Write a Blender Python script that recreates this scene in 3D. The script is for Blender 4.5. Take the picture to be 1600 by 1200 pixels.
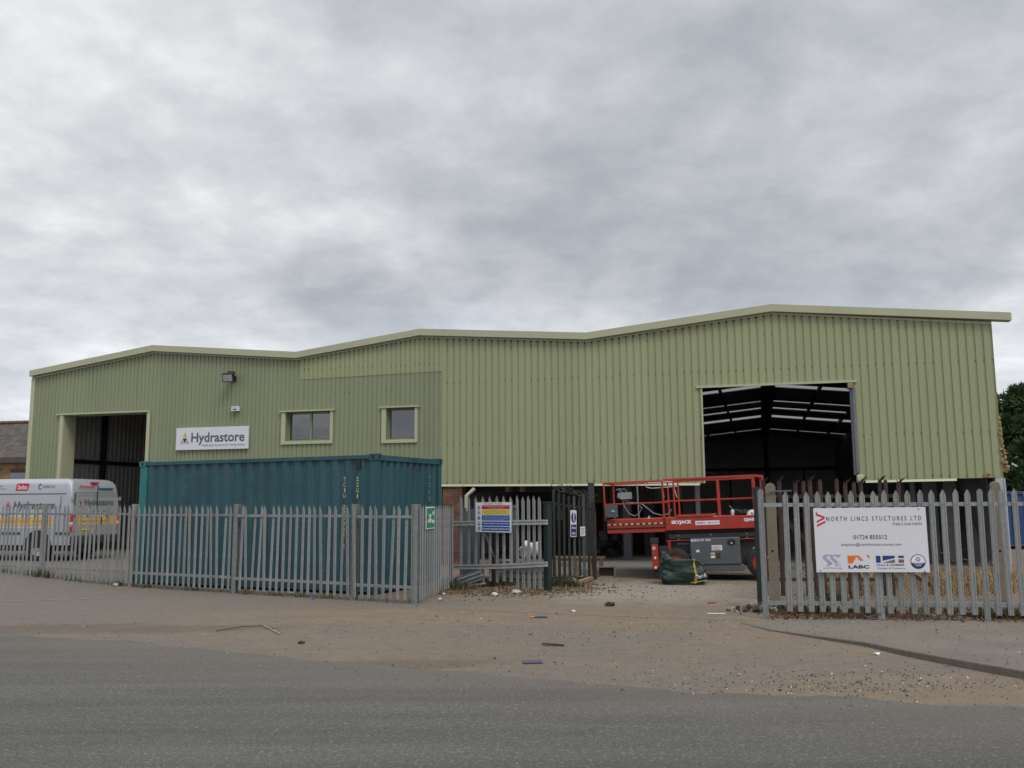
import bpy, math, random
from mathutils import Vector, Matrix, noise
R=math.radians
random.seed(7)
scene=bpy.context.scene
for o in list(bpy.data.objects): bpy.data.objects.remove(o)
col=scene.collection
# ---------------------------------------------------------------- camera
FPX=1400.0; PITCH=R(7.6); ROLL=R(0.31); CH=1.65
FW=Vector((0,math.cos(PITCH),math.sin(PITCH))); UP0=Vector((0,-math.sin(PITCH),math.cos(PITCH))); RT0=Vector((1,0,0))
CR=RT0*math.cos(ROLL)-UP0*math.sin(ROLL); CU=RT0*math.sin(ROLL)+UP0*math.cos(ROLL)
cd=bpy.data.cameras.new('camera'); cam=bpy.data.objects.new('camera',cd); col.objects.link(cam)
cd.sensor_width=36.0; cd.lens=36.0*FPX/1600.0; cd.clip_start=0.1; cd.clip_end=3000
m=Matrix((CR,CU,-FW)).transposed().to_4x4(); m.translation=Vector((0,0,CH)); cam.matrix_world=m
scene.camera=cam
# ---------------------------------------------------------------- world / light
SUN_EL,SUN_AZ=R(52),R(150)      # azimuth clockwise from +Y
W=bpy.data.worlds.new('World'); scene.world=W; W.use_nodes=True
nt=W.node_tree; nt.nodes.clear()
def N(nt,t,**k):
    n=nt.nodes.new(t)
    for a,b in k.items():
        if a.startswith('i_'):
            key=a[2:]; key=int(key) if key.isdigit() else key.replace('_',' ')
            n.inputs[key].default_value=b
        else: setattr(n,a,b)
    return n
def L(nt,a,ao,b,bi): nt.links.new(a.outputs[ao],b.inputs[bi])
def ramp(nt,stops,interp='LINEAR'):
    n=nt.nodes.new('ShaderNodeValToRGB'); n.color_ramp.interpolation=interp
    e=n.color_ramp.elements
    while len(e)<len(stops): e.new(0.5)
    for el,(p,c) in zip(e,stops): el.position=p; el.color=(c[0],c[1],c[2],1) if len(c)==3 else c
    return n
def mth(nt,op,a=None,b=None,c=None,clamp=False):
    n=nt.nodes.new('ShaderNodeMath'); n.operation=op; n.use_clamp=clamp
    for i,x in enumerate((a,b,c)):
        if x is None: continue
        if isinstance(x,(int,float)): n.inputs[i].default_value=x
        else: nt.links.new(x,n.inputs[i])
    return n.outputs[0]
sky=N(nt,'ShaderNodeTexSky',sky_type='NISHITA',sun_disc=False,sun_elevation=SUN_EL,sun_rotation=SUN_AZ)
bg1=N(nt,'ShaderNodeBackground',i_Strength=0.11); L(nt,sky,0,bg1,0)
tc=N(nt,'ShaderNodeTexCoord'); sp=N(nt,'ShaderNodeSeparateXYZ'); L(nt,tc,'Generated',sp,0)
zc=mth(nt,'ADD',mth(nt,'MAXIMUM',sp.outputs[2],0.0),0.27)
vx=mth(nt,'DIVIDE',sp.outputs[0],zc); vy=mth(nt,'DIVIDE',sp.outputs[1],zc)
cb=N(nt,'ShaderNodeCombineXYZ',i_2=3.7); nt.links.new(vx,cb.inputs[0]); nt.links.new(vy,cb.inputs[1])
n1=N(nt,'ShaderNodeTexNoise',i_Scale=1.35,i_Detail=9.0,i_Roughness=0.55,i_Distortion=0.0); L(nt,cb,0,n1,'Vector')
n2=N(nt,'ShaderNodeTexNoise',i_Scale=5.0,i_Detail=9.0,i_Roughness=0.6,i_Distortion=0.15); L(nt,cb,0,n2,'Vector')
n0=N(nt,'ShaderNodeTexNoise',i_Scale=0.55,i_Detail=3.0,i_Roughness=0.5); L(nt,cb,0,n0,'Vector')
mixn=mth(nt,'ADD',mth(nt,'ADD',mth(nt,'MULTIPLY',n1.outputs[0],0.44),mth(nt,'MULTIPLY',n2.outputs[0],0.24)),mth(nt,'MULTIPLY',n0.outputs[0],0.32))
cr=ramp(nt,[(0.385,(.305,.328,.366)),(0.445,(.370,.391,.427)),(0.495,(.445,.464,.494)),(0.545,(.53,.546,.570)),(0.61,(.69,.70,.715))])
nt.links.new(mixn,cr.inputs[0])
# bright band near horizon, brighter towards the zenith (overcast sky luminance)
br=ramp(nt,[(0.0,(1.45,)*3),(0.14,(1.3,)*3),(0.25,(1.04,)*3),(0.60,(1.0,)*3),(0.80,(2.3,)*3),(1.0,(2.8,)*3)])
nt.links.new(sp.outputs[2],br.inputs[0])
mc=N(nt,'ShaderNodeMix',data_type='RGBA',blend_type='MULTIPLY'); mc.inputs[0].default_value=1
nt.links.new(cr.outputs[0],mc.inputs[6]); nt.links.new(br.outputs[0],mc.inputs[7])
bg2=N(nt,'ShaderNodeBackground',i_Strength=1.0); nt.links.new(mc.outputs[2],bg2.inputs[0])
n3=N(nt,'ShaderNodeTexNoise',i_Scale=1.1,i_Detail=6.0); L(nt,cb,0,n3,'Vector')
thin=ramp(nt,[(0.32,(.86,)*3),(0.42,(1.0,)*3)]); nt.links.new(n3.outputs[0],thin.inputs[0])
mx=N(nt,'ShaderNodeMixShader'); nt.links.new(thin.outputs[0],mx.inputs[0]); L(nt,bg1,0,mx,1); L(nt,bg2,0,mx,2)
wo=N(nt,'ShaderNodeOutputWorld'); L(nt,mx,0,wo,0)
sd=bpy.data.lights.new('sun','SUN'); sd.energy=1.1; sd.angle=R(22); sd.color=(1,.965,.91)
so=bpy.data.objects.new('sun',sd); col.objects.link(so)
sdir=Vector((math.sin(SUN_AZ)*math.cos(SUN_EL),math.cos(SUN_AZ)*math.cos(SUN_EL),math.sin(SUN_EL)))
so.rotation_euler=sdir.to_track_quat('Z','Y').to_euler(); so.location=(0,-20,30)
scene.view_settings.view_transform='Standard'; scene.view_settings.look='None'
scene.view_settings.exposure=0.28; scene.view_settings.gamma=1.0
scene.render.engine='CYCLES'
# ---------------------------------------------------------------- projection helpers (image measurement -> place in the world)
def ray(px,py):
    return (FW*FPX+CR*(px-800)+CU*(600-py)).normalized()
def gnd(px,py,z=0.0):
    d=ray(px,py); t=(z-CH)/d.z; return Vector((d.x*t,d.y*t,z))
class Frame:
    def __init__(s,o,a): s.o=Vector(o); s.a=a; s.M=Matrix.Rotation(a,4,'Z'); s.Mi=s.M.inverted()
    def at(s,px,py,d=0.0):         # point on the vertical plane local y = d
        r=s.Mi@ray(px,py); c=s.Mi@(Vector((0,0,CH))-s.o); t=(d-c.y)/r.y; return (c.x+r.x*t,c.z+r.z*t)
    def u(s,px,py,d=0.0): return s.at(px,py,d)[0]
    def z(s,px,py,d=0.0): return s.at(px,py,d)[1]
    def w(s,x,y,z): return s.o+s.M@Vector((x,y,z))
def frame2(p0,p1): d=Vector(p1)-Vector(p0); return Frame(p0,math.atan2(d.y,d.x))
# ---------------------------------------------------------------- materials
def srgb(r,g,b):
    f=lambda c:(c/255/12.92) if c/255<=.04045 else ((c/255+.055)/1.055)**2.4
    return (f(r),f(g),f(b))
def mat(name,c,rough=.6,metal=0.0,var=.12,scale=3.0,dirt=0.0,dirtc=(.09,.075,.06),dscale=1.5,bump=0.0,bscale=60,spec=.5,streak=False):
    m=bpy.data.materials.new(name); m.use_nodes=True; t=m.node_tree; b=t.nodes['Principled BSDF']
    tc=N(t,'ShaderNodeTexCoord'); mp=N(t,'ShaderNodeMapping'); L(t,tc,'Object',mp,0)
    if streak: mp.inputs['Scale'].default_value=(1,1,.12)
    n=N(t,'ShaderNodeTexNoise',i_Scale=scale,i_Detail=5.0,i_Roughness=.6); L(t,mp,0,n,'Vector')
    c0=tuple(max(0,x*(1-var)) for x in c); c1=tuple(min(1,x*(1+var)) for x in c)
    rp=ramp(t,[(0.3,c0),(0.7,c1)]); L(t,n,0,rp,0); out=rp.outputs[0]
    if dirt>0:
        n2=N(t,'ShaderNodeTexNoise',i_Scale=dscale,i_Detail=7.0,i_Roughness=.68); L(t,mp,0,n2,'Vector')
        r2=ramp(t,[(0.62-.28*dirt,(0,0,0)),(0.74,(dirt,)*3)]); L(t,n2,0,r2,0)
        mm=N(t,'ShaderNodeMix',data_type='RGBA'); t.links.new(r2.outputs[0],mm.inputs[0]); t.links.new(out,mm.inputs[6]); mm.inputs[7].default_value=(*dirtc,1); out=mm.outputs[2]
    t.links.new(out,b.inputs['Base Color']); b.inputs['Roughness'].default_value=rough; b.inputs['Metallic'].default_value=metal
    b.inputs['Specular IOR Level'].default_value=spec
    if bump>0:
        n3=N(t,'ShaderNodeTexNoise',i_Scale=bscale,i_Detail=4.0); L(t,tc,'Object',n3,'Vector')
        bp=N(t,'ShaderNodeBump',i_Strength=bump,i_Distance=.02); L(t,n3,0,bp,'Height'); L(t,bp,0,b,'Normal')
    return m
M={}
def cladmat(name,c,dirtc):
    m=mat(name,c,.45,0,.04,.5,dirt=.30,dirtc=dirtc,dscale=1.1,streak=True); t=m.node_tree; b=t.nodes['Principled BSDF']
    src=b.inputs['Base Color'].links[0].from_socket
    g=N(t,'ShaderNodeTexCoord'); sp=N(t,'ShaderNodeSeparateXYZ'); L(t,g,'Object',sp,0)
    fl=mth(t,'FLOOR',mth(t,'DIVIDE',sp.outputs[0],.93)); wn=N(t,'ShaderNodeTexWhiteNoise',noise_dimensions='1D'); t.links.new(fl,wn.inputs['W'])
    r=ramp(t,[(0,(.972,.972,.968)),(1,(1.025,1.025,1.025))]); t.links.new(wn.outputs[0],r.inputs[0])
    x=N(t,'ShaderNodeMix',data_type='RGBA',blend_type='MULTIPLY'); x.inputs[0].default_value=1; t.links.new(src,x.inputs[6]); t.links.new(r.outputs[0],x.inputs[7])
    # thin vertical rain streaks
    mp=N(t,'ShaderNodeMapping'); mp.inputs['Scale'].default_value=(9,1,.22); L(t,g,'Object',mp,0); n=N(t,'ShaderNodeTexNoise',i_Scale=1.0,i_Detail=6.0,i_Roughness=.7); L(t,mp,0,n,'Vector')
    r2=ramp(t,[(.56,(1,1,1)),(.72,(.84,.84,.82))]); L(t,n,0,r2,0)
    y=N(t,'ShaderNodeMix',data_type='RGBA',blend_type='MULTIPLY'); y.inputs[0].default_value=1; t.links.new(x.outputs[2],y.inputs[6]); t.links.new(r2.outputs[0],y.inputs[7])
    t.links.new(y.outputs[2],b.inputs['Base Color'])
    n4=N(t,'ShaderNodeTexNoise',i_Scale=.8,i_Detail=3.0); L(t,g,'Object',n4,'Vector'); bp=N(t,'ShaderNodeBump',i_Strength=.25,i_Distance=.03); L(t,n4,0,bp,'Height'); L(t,bp,0,b,'Normal')
    return m
M['clad_light']=cladmat('clad_light',(.305,.333,.188),(.22,.235,.135)); M['clad_dark']=cladmat('clad_dark',(.232,.262,.157),(.165,.185,.112))
M['flash']=mat('flash',(.43,.435,.29),.45,0,.05,1,dirt=.15,dirtc=(.25,.25,.17))
M['fascia']=mat('fascia',(.40,.405,.275),.45,0,.04,.6,dirt=.2,dirtc=(.24,.245,.165),dscale=.7)
M['screw']=mat('screw',(.05,.06,.035),.6)
M['gap_shade']=mat('gap_shade',(.035,.04,.03),.8)  # shade colour for the flat quads at the rib ends
M['steel_dark']=mat('steel_dark',(.035,.035,.04),.6,dirt=.3,dirtc=(.05,.035,.03))
M['steel_grey']=mat('steel_grey',(.13,.135,.15),.55,dirt=.3)
M['steel_pale']=mat('steel_pale',(.42,.43,.45),.5,dirt=.35,dirtc=(.28,.24,.2))
M['liner']=mat('liner',(.30,.30,.31),.6,0,.12,.4,dirt=.3,dirtc=(.05,.05,.05))
M['liner_pale']=mat('liner_pale',(.55,.54,.53),.6,0,.12,.6,dirt=.3,dirtc=(.15,.14,.13))
M['backwall']=mat('backwall',(.75,.75,.76),.8,0,.08,.3)
M['concrete']=mat('concrete',(.17,.158,.138),.85,0,.15,4,dirt=.5,dirtc=(.12,.105,.085),bump=.3,bscale=40)
M['conc_post']=mat('conc_post',(.20,.17,.13),.9,0,.18,25,dirt=.6,dirtc=(.15,.14,.08),dscale=5,bump=.5,bscale=90)
M['kerbstone']=mat('kerbstone',(.135,.115,.098),.9,0,.2,10,dirt=.6,dirtc=(.15,.115,.08),dscale=2,bump=.4,bscale=60)
M['edging']=mat('edging',(.205,.178,.145),.9,0,.15,8)
M['galv']=mat('galv',(.240,.248,.248),.55,.1,.18,14,dirt=.45,dirtc=(.15,.15,.14),dscale=6)
M['galv_new']=mat('galv_new',(.44,.45,.45),.45,.1,.15,10,dirt=.3,dirtc=(.25,.24,.22),dscale=5)
M['sheet_grey']=mat('sheet_grey',(.15,.165,.185),.6,.1,.12,4,dirt=.3)
M['rust']=mat('rust',(.052,.033,.028),.9,0,.4,12,dirt=.6,dirtc=(.045,.03,.026),dscale=6,bump=.4,bscale=80)
M['rust_brown']=mat('rust_brown',(.065,.033,.022),.9,0,.3,8)
M['gate_dark']=mat('gate_dark',(.022,.029,.028),.55,0,.25,8,dirt=.4,dirtc=(.06,.035,.025),dscale=5)
M['gate_edge']=mat('gate_edge',(.10,.11,.10),.5,.2,.3,12,dirt=.5,dirtc=(.08,.04,.03))
M['post_green']=mat('post_green',(.012,.022,.022),.5,0,.2,4)
M['cont']=mat('cont',(.020,.080,.102),.55,0,.12,2,dirt=.35,dirtc=(.06,.105,.105),dscale=3,streak=True)
M['cont_light']=mat('cont_light',(.022,.165,.165),.5,0,.12,3,dirt=.45,dirtc=(.035,.05,.045),dscale=6)
M['cont_yellow']=mat('cont_yellow',(.42,.45,.22),.6)
M['cont_faint']=mat('cont_faint',(.18,.36,.34),.6)
M['black']=mat('black',(.012,.012,.013),.6)
M['rubber']=mat('rubber',(.02,.02,.021),.85,dirt=.5,dirtc=(.09,.075,.055),dscale=6)
M['white']=mat('white',(.72,.73,.76),.4,0,.03,2)
M['sign_white']=mat('sign_white',(.66,.665,.71),.4,0,.02,1,dirt=.12,dirtc=(.5,.5,.5))
M['dgrey_txt']=mat('dgrey_txt',(.085,.095,.12),.5,var=.02)
M['grey_txt']=mat('grey_txt',(.095,.095,.115),.5,var=.02)
M['lgrey']=mat('lgrey',(.42,.42,.44),.5,var=.04)
M['sred']=mat('sred',(.52,.02,.03),.45,var=.03)
M['yellow']=mat('yellow',(.72,.60,.04),.5,var=.04)
M['syellow']=mat('syellow',(.60,.40,.05),.5,var=.04)
M['sblue']=mat('sblue',(.02,.08,.36),.45,var=.03)
M['mblue']=mat('mblue',(.06,.12,.42),.45,var=.03)
M['dblue']=mat('dblue',(.018,.035,.16),.45,var=.03)
M['orange']=mat('orange',(.75,.16,.03),.5,var=.03)
M['purple']=mat('purple',(.25,.20,.42),.5,var=.05)
M['lilac']=mat('lilac',(.38,.33,.50),.5,var=.05)
M['brown_sign']=mat('brown_sign',(.16,.10,.08),.5)
M['sgreen']=mat('sgreen',(.015,.23,.10),.45,dirt=.15)
M['lift_red']=mat('lift_red',(.36,.030,.017),.45,0,.12,5,dirt=.35,dirtc=(.28,.06,.04),dscale=4)
M['lift_grey']=mat('lift_grey',(.085,.092,.105),.45,0,.1,4,dirt=.35,dirtc=(.13,.11,.09),dscale=3)
M['lift_dark']=mat('lift_dark',(.022,.023,.026),.55,dirt=.3,dirtc=(.07,.06,.05))
M['box_grey']=mat('box_grey',(.26,.27,.29),.5)
M['cable']=mat('cable',(.22,.23,.23),.5)
M['bag']=mat('bag',(.012,.034,.029),.55,0,.25,6,dirt=.3,dirtc=(.07,.085,.07),dscale=5,bump=.6,bscale=14)
M['strap']=mat('strap',(.50,.33,.06),.7,0,.2,10)
M['vantxt']=mat('vantxt',(.10,.105,.12),.5)
M['van']=mat('van',(.40,.41,.44),.32,.35,.04,1,dirt=.15,dirtc=(.3,.3,.3))
M['vanband']=mat('vanband',(.72,.38,.06),.45,var=.06,scale=20)
M['vanred']=mat('vanred',(.50,.02,.03),.25)
M['plastic']=mat('plastic',(.035,.036,.04),.6)
M['wood']=mat('wood',(.27,.19,.115),.8,0,.25,12,dirt=.4,dirtc=(.2,.14,.09))
M['rock']=mat('rock',(.42,.38,.32),.9,0,.3,12,bump=.5)
M['rock_white']=mat('rock_white',(.62,.61,.58),.9,0,.15,12,bump=.5)
M['paper']=mat('paper',(.68,.70,.72),.7)
M['dark_cloth']=mat('dark_cloth',(.025,.022,.028),.9)
M['flatblue']=mat('flatblue',(.055,.06,.085),.5)
M['sack']=mat('sack',(.62,.62,.62),.7,0,.1,8,dirt=.3,dirtc=(.35,.32,.28),bump=.6,bscale=20)
M['bark']=mat('bark',(.06,.045,.032),.9,bump=.6)
M['insul']=mat('insul',(.36,.24,.13),.95,0,.35,20,bump=.6)
M['blueskip']=mat('blueskip',(.02,.06,.19),.55,dirt=.3)
M['tile_edge']=mat('tile_edge',(.10,.065,.05),.8)
M['brown_trim']=mat('brown_trim',(.075,.06,.058),.6)
def leafmat(name,c0,c1,sc=2.0):
    m=bpy.data.materials.new(name); m.use_nodes=True; t=m.node_tree; b=t.nodes['Principled BSDF']
    g=N(t,'ShaderNodeTexCoord'); n=N(t,'ShaderNodeTexNoise',i_Scale=sc,i_Detail=3.0); L(t,g,'Object',n,'Vector')
    r=ramp(t,[(0.35,c0),(0.65,c1)]); L(t,n,0,r,0); L(t,r,0,b,'Base Color'); b.inputs['Roughness'].default_value=.7
    b.inputs['Specular IOR Level'].default_value=.2
    return m
M['pine']=leafmat('pine',(.026,.055,.022),(.09,.145,.055),1.6)
M['weed']=leafmat('weed',(.045,.06,.024),(.10,.10,.045),6)
M['dry']=leafmat('dry',(.26,.17,.085),(.42,.31,.17),5)
M['dryred']=leafmat('dryred',(.16,.085,.05),(.28,.18,.10),8)
def glassmat():
    m=bpy.data.materials.new('glass_pane'); m.use_nodes=True; b=m.node_tree.nodes['Principled BSDF']
    b.inputs['Base Color'].default_value=(.018,.022,.03,1); b.inputs['Roughness'].default_value=.03; b.inputs['IOR'].default_value=2.1
    b.inputs['Specular IOR Level'].default_value=.6
    t=m.node_tree; g=N(t,'ShaderNodeTexCoord'); n=N(t,'ShaderNodeTexNoise',i_Scale=2.5,i_Detail=1.0); L(t,g,'Object',n,'Vector')
    bp=N(t,'ShaderNodeBump',i_Strength=.08,i_Distance=.02); L(t,n,0,bp,'Height'); L(t,bp,0,b,'Normal')
    return m
M['glass']=glassmat()
def transl():
    m=bpy.data.materials.new('grp_sheet'); m.use_nodes=True; t=m.node_tree; t.nodes.clear()
    a=N(t,'ShaderNodeBsdfTranslucent'); a.inputs[0].default_value=(.25,.258,.275,1); d=N(t,'ShaderNodeBsdfDiffuse'); d.inputs[0].default_value=(.3,.3,.3,1)
    x=N(t,'ShaderNodeMixShader'); x.inputs[0].default_value=.25; L(t,a,0,x,1); L(t,d,0,x,2); o=N(t,'ShaderNodeOutputMaterial'); L(t,x,0,o,0); return m
M['grp']=transl()
def brickmat(name,c1,c2,mort,axes='XZ',bw=.225,rh=.075,bump=.3):
    m=bpy.data.materials.new(name); m.use_nodes=True; t=m.node_tree; b=t.nodes['Principled BSDF']
    g=N(t,'ShaderNodeTexCoord'); s=N(t,'ShaderNodeSeparateXYZ'); L(t,g,'Object',s,0); c=N(t,'ShaderNodeCombineXYZ')
    t.links.new(s.outputs['XYZ'.index(axes[0])],c.inputs[0]); t.links.new(s.outputs['XYZ'.index(axes[1])],c.inputs[1])
    k=N(t,'ShaderNodeTexBrick'); k.inputs['Scale'].default_value=1.0; k.inputs['Brick Width'].default_value=bw; k.inputs['Row Height'].default_value=rh
    k.inputs['Mortar Size'].default_value=.008; k.inputs['Color1'].default_value=(*c1,1); k.inputs['Color2'].default_value=(*c2,1); k.inputs['Mortar'].default_value=(*mort,1)
    k.inputs['Bias'].default_value=0; L(t,c,0,k,'Vector')
    n=N(t,'ShaderNodeTexNoise',i_Scale=3.0,i_Detail=6.0); L(t,g,'Object',n,'Vector'); r=ramp(t,[(.3,(.6,.6,.6)),(.7,(1.25,1.2,1.15))]); L(t,n,0,r,0)
    x=N(t,'ShaderNodeMix',data_type='RGBA',blend_type='MULTIPLY'); x.inputs[0].default_value=1; t.links.new(k.outputs[0],x.inputs[6]); t.links.new(r.outputs[0],x.inputs[7])
    t.links.new(x.outputs[2],b.inputs['Base Color']); b.inputs['Roughness'].default_value=.9
    bp=N(t,'ShaderNodeBump',i_Strength=bump,i_Distance=.01,invert=True); L(t,k,1,bp,'Height'); L(t,bp,0,b,'Normal'); return m
M['brick_red']=brickmat('brick_red',(.20,.075,.05),(.12,.05,.04),(.16,.14,.12))
M['brick_tan']=brickmat('brick_tan',(.40,.25,.11),(.30,.19,.09),(.30,.25,.18))
M['rooftile']=brickmat('rooftile',(.10,.088,.075),(.072,.064,.056),(.03,.027,.025),'XY',.30,.24,.8)

# --- ground materials, all in world metres
def groundmat(name,kind):
    m=bpy.data.materials.new(name); m.use_nodes=True; t=m.node_tree; b=t.nodes['Principled BSDF']
    g=N(t,'ShaderNodeNewGeometry'); P=g.outputs['Position']
    def nz(sc,det=5,ro=.55,dist=0,stretch=None):
        n=N(t,'ShaderNodeTexNoise',i_Scale=sc,i_Detail=float(det),i_Roughness=ro,i_Distortion=float(dist))
        if stretch:
            mp=N(t,'ShaderNodeMapping'); mp.inputs['Scale'].default_value=stretch; mp.inputs['Rotation'].default_value=(0,0,R(20)); t.links.new(P,mp.inputs[0]); t.links.new(mp.outputs[0],n.inputs['Vector'])
        else: t.links.new(P,n.inputs['Vector'])
        return n.outputs[0]
    def mix(f,a,b_,bt='MIX'):
        n=N(t,'ShaderNodeMix',data_type='RGBA',blend_type=bt)
        for i,x in ((0,f),(6,a),(7,b_)):
            if isinstance(x,(int,float)): n.inputs[i].default_value=x
            elif isinstance(x,tuple): n.inputs[i].default_value=(*x,1)
            else: t.links.new(x,n.inputs[i])
        return n.outputs[2]
    def rr(v,a,b_): 
        r=ramp(t,[(a,(0,0,0)),(b_,(1,1,1))] if a<b_ else [(b_,(1,1,1)),(a,(0,0,0))]); t.links.new(v,r.inputs[0]); return r.outputs[0]
    grain=nz(95,3,.75); mid=nz(22,4,.6); speck=N(t,'ShaderNodeTexVoronoi',i_Scale=42.0); t.links.new(P,speck.inputs['Vector'])
    sp_=N(t,'ShaderNodeSeparateXYZ'); t.links.new(P,sp_.inputs[0])
    if kind=='road':
        base=mix(rr(nz(.45,5,.55,0,(.35,1,1)),.35,.65),(.086,.083,.077),(.107,.103,.095))
        base=mix(rr(grain,.40,.62),mix(1.0,base,(.66,.66,.68),'MULTIPLY'),mix(1.0,base,(1.32,1.31,1.30),'MULTIPLY'))
        st=rr(speck.outputs['Distance'],.10,.04)
        base=mix(mth(t,'MULTIPLY',rr(nz(31,2),.60,.66),.5),base,(.24,.225,.20))
        tr=N(t,'ShaderNodeTexNoise',i_Scale=1.0,i_Detail=5.0,i_Roughness=.6); mp=N(t,'ShaderNodeMapping'); mp.inputs['Rotation'].default_value=(0,0,R(20)); mp.inputs['Scale'].default_value=(.10,1.7,1); t.links.new(P,mp.inputs[0]); L(t,mp,0,tr,'Vector')
        base=mix(1.0,base,mix(rr(tr.outputs[0],.36,.64),(.84,.84,.85),(1.12,1.12,1.10)),'MULTIPLY')
        base=mix(mth(t,'MULTIPLY',rr(nz(2.1,6,.65),.62,.70),.35),base,(.06,.058,.056))
        # sand carried onto the edge
        e=mth(t,'ADD',mth(t,'MULTIPLY',sp_.outputs[0],.37),sp_.outputs[1])   # distance-like coordinate across the road
        ed=mth(t,'ADD',e,mth(t,'MULTIPLY',nz(.7,6,.6),1.6))
        base=mix(mth(t,'MULTIPLY',rr(mth(t,'MULTIPLY',ed,.1),.80,.975),.42),base,(.155,.130,.103))
        bs=.35
    elif kind=='pave':
        base=mix(rr(nz(.9,6,.6),.38,.62),(.145,.130,.112),(.185,.158,.125))
        base=mix(rr(grain,.40,.62),mix(1.0,base,(.78,.78,.78),'MULTIPLY'),mix(1.0,base,(1.2,1.2,1.2),'MULTIPLY')); bs=.35
    else:
        sand=mix(rr(nz(1.3,6,.6,.3),.35,.65),(.205,.157,.113),(.175,.137,.101))
        tar=mix(rr(mid,.35,.65),(.145,.124,.102),(.178,.152,.124))
        f1=rr(nz(.38,8,.62,.6,(.5,1.3,1)),.42,.56)
        base=mix(f1,tar,sand)
        # tarmac of the left-hand yard and forecourt
        lm=mth(t,'MULTIPLY',rr(mth(t,'ADD',mth(t,'MULTIPLY',sp_.outputs[0],-.06),mth(t,'MULTIPLY',nz(.6,5),.35)),.36,.56),.75)
        base=mix(lm,base,mix(rr(mid,.3,.7),(.140,.127,.111),(.175,.157,.135)))
        for (cx,cy,w_) in ((-4.35,12.4,1.0),(-1.3,9.55,.9),(-6.6,12.5,1.2)):
            dv=N(t,'ShaderNodeCombineXYZ'); t.links.new(mth(t,'MULTIPLY',mth(t,'ADD',sp_.outputs[0],-cx),.45),dv.inputs[0]); t.links.new(mth(t,'MULTIPLY',mth(t,'ADD',mth(t,'ADD',sp_.outputs[1],-cy),mth(t,'MULTIPLY',mth(t,'ADD',sp_.outputs[0],-cx),-.12)),1.9),dv.inputs[1])
            dl=N(t,'ShaderNodeVectorMath',operation='LENGTH'); t.links.new(dv.outputs[0],dl.inputs[0])
            base=mix(mth(t,'MULTIPLY',rr(mth(t,'ADD',mth(t,'MULTIPLY',dl.outputs['Value'],.6/w_),mth(t,'MULTIPLY',nz(2.2,6,.65),.55)),.80,.52),.65),base,(.125,.092,.066))
        base=mix(rr(nz(5.5,6,.7),.34,.66),mix(1.0,base,(.88,.88,.88),'MULTIPLY'),mix(1.0,base,(1.10,1.10,1.10),'MULTIPLY'))
        # paler crushed stone by the building entrance
        ev=N(t,'ShaderNodeVectorMath',operation='DISTANCE'); t.links.new(P,ev.inputs[0]); ev.inputs[1].default_value=(2.6,17.3,0)
        em=rr(mth(t,'ADD',mth(t,'MULTIPLY',ev.outputs['Value'],.18),mth(t,'MULTIPLY',nz(1.6,7,.7),.8)),.88,.62)
        base=mix(mth(t,'MULTIPLY',em,.6),base,(.30,.26,.21))
        base=mix(rr(grain,.38,.62),mix(1.0,base,(.72,.72,.72),'MULTIPLY'),mix(1.0,base,(1.24,1.24,1.24),'MULTIPLY'))
        base=mix(mth(t,'MULTIPLY',rr(nz(34,2),.64,.69),.4),base,(.33,.29,.24))
        base=mix(mth(t,'MULTIPLY',rr(nz(27,2,.5,.2),.34,.30),.45),base,(.07,.062,.055))
        bs=.6
    t.links.new(base,b.inputs['Base Color']); b.inputs['Roughness'].default_value=.92; b.inputs['Specular IOR Level'].default_value=.25
    bp=N(t,'ShaderNodeBump',i_Strength=bs,i_Distance=.012); t.links.new(mth(t,'ADD',grain,mid),bp.inputs['Height']); L(t,bp,0,b,'Normal')
    return m
def addspots(k,c,sc,lo,hi,amt=1.0,objrand=0.0):
    m=M[k]; t=m.node_tree; b=t.nodes['Principled BSDF']; src=b.inputs['Base Color'].links[0].from_socket
    g=N(t,'ShaderNodeTexCoord'); n=N(t,'ShaderNodeTexNoise',i_Scale=sc,i_Detail=8.0,i_Roughness=.7); L(t,g,'Object',n,'Vector'); r=ramp(t,[(lo,(0,0,0)),(hi,(amt,)*3)]); L(t,n,0,r,0)
    x=N(t,'ShaderNodeMix',data_type='RGBA'); t.links.new(r.outputs[0],x.inputs[0]); t.links.new(src,x.inputs[6]); x.inputs[7].default_value=(*c,1); out=x.outputs[2]
    if objrand:
        oi=N(t,'ShaderNodeObjectInfo'); r2=ramp(t,[(0,(1-objrand,)*3),(1,(1+objrand,)*3)]); t.links.new(oi.outputs['Random'],r2.inputs[0])
        y=N(t,'ShaderNodeMix',data_type='RGBA',blend_type='MULTIPLY'); y.inputs[0].default_value=1; t.links.new(out,y.inputs[6]); t.links.new(r2.outputs[0],y.inputs[7]); out=y.outputs[2]
    t.links.new(out,b.inputs['Base Color'])
addspots('galv',(.17,.12,.085),5,.64,.74,.6,.13); addspots('cont',(.09,.05,.035),2.6,.60,.66,.75); addspots('cont',(.07,.14,.15),6,.58,.68,.45); addspots('cont',(.012,.05,.062),1.2,.50,.62,.6); addspots('cont_light',(.08,.05,.035),5,.60,.66,.8)
addspots('lift_red',(.22,.10,.07),6,.60,.68,.6); addspots('lift_grey',(.17,.15,.12),5,.60,.70,.6); addspots('gate_dark',(.08,.045,.03),6,.54,.62,.8,.2); addspots('rust',(.085,.045,.03),7,.52,.62,.7,.25)
addspots('sign_white',(.48,.48,.48),3,.60,.75,.35); addspots('fascia',(.29,.29,.19),1.5,.58,.70,.5)
M['ground']=groundmat('ground','g'); M['road']=groundmat('road','road'); M['pave']=groundmat('pave','pave')
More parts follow.
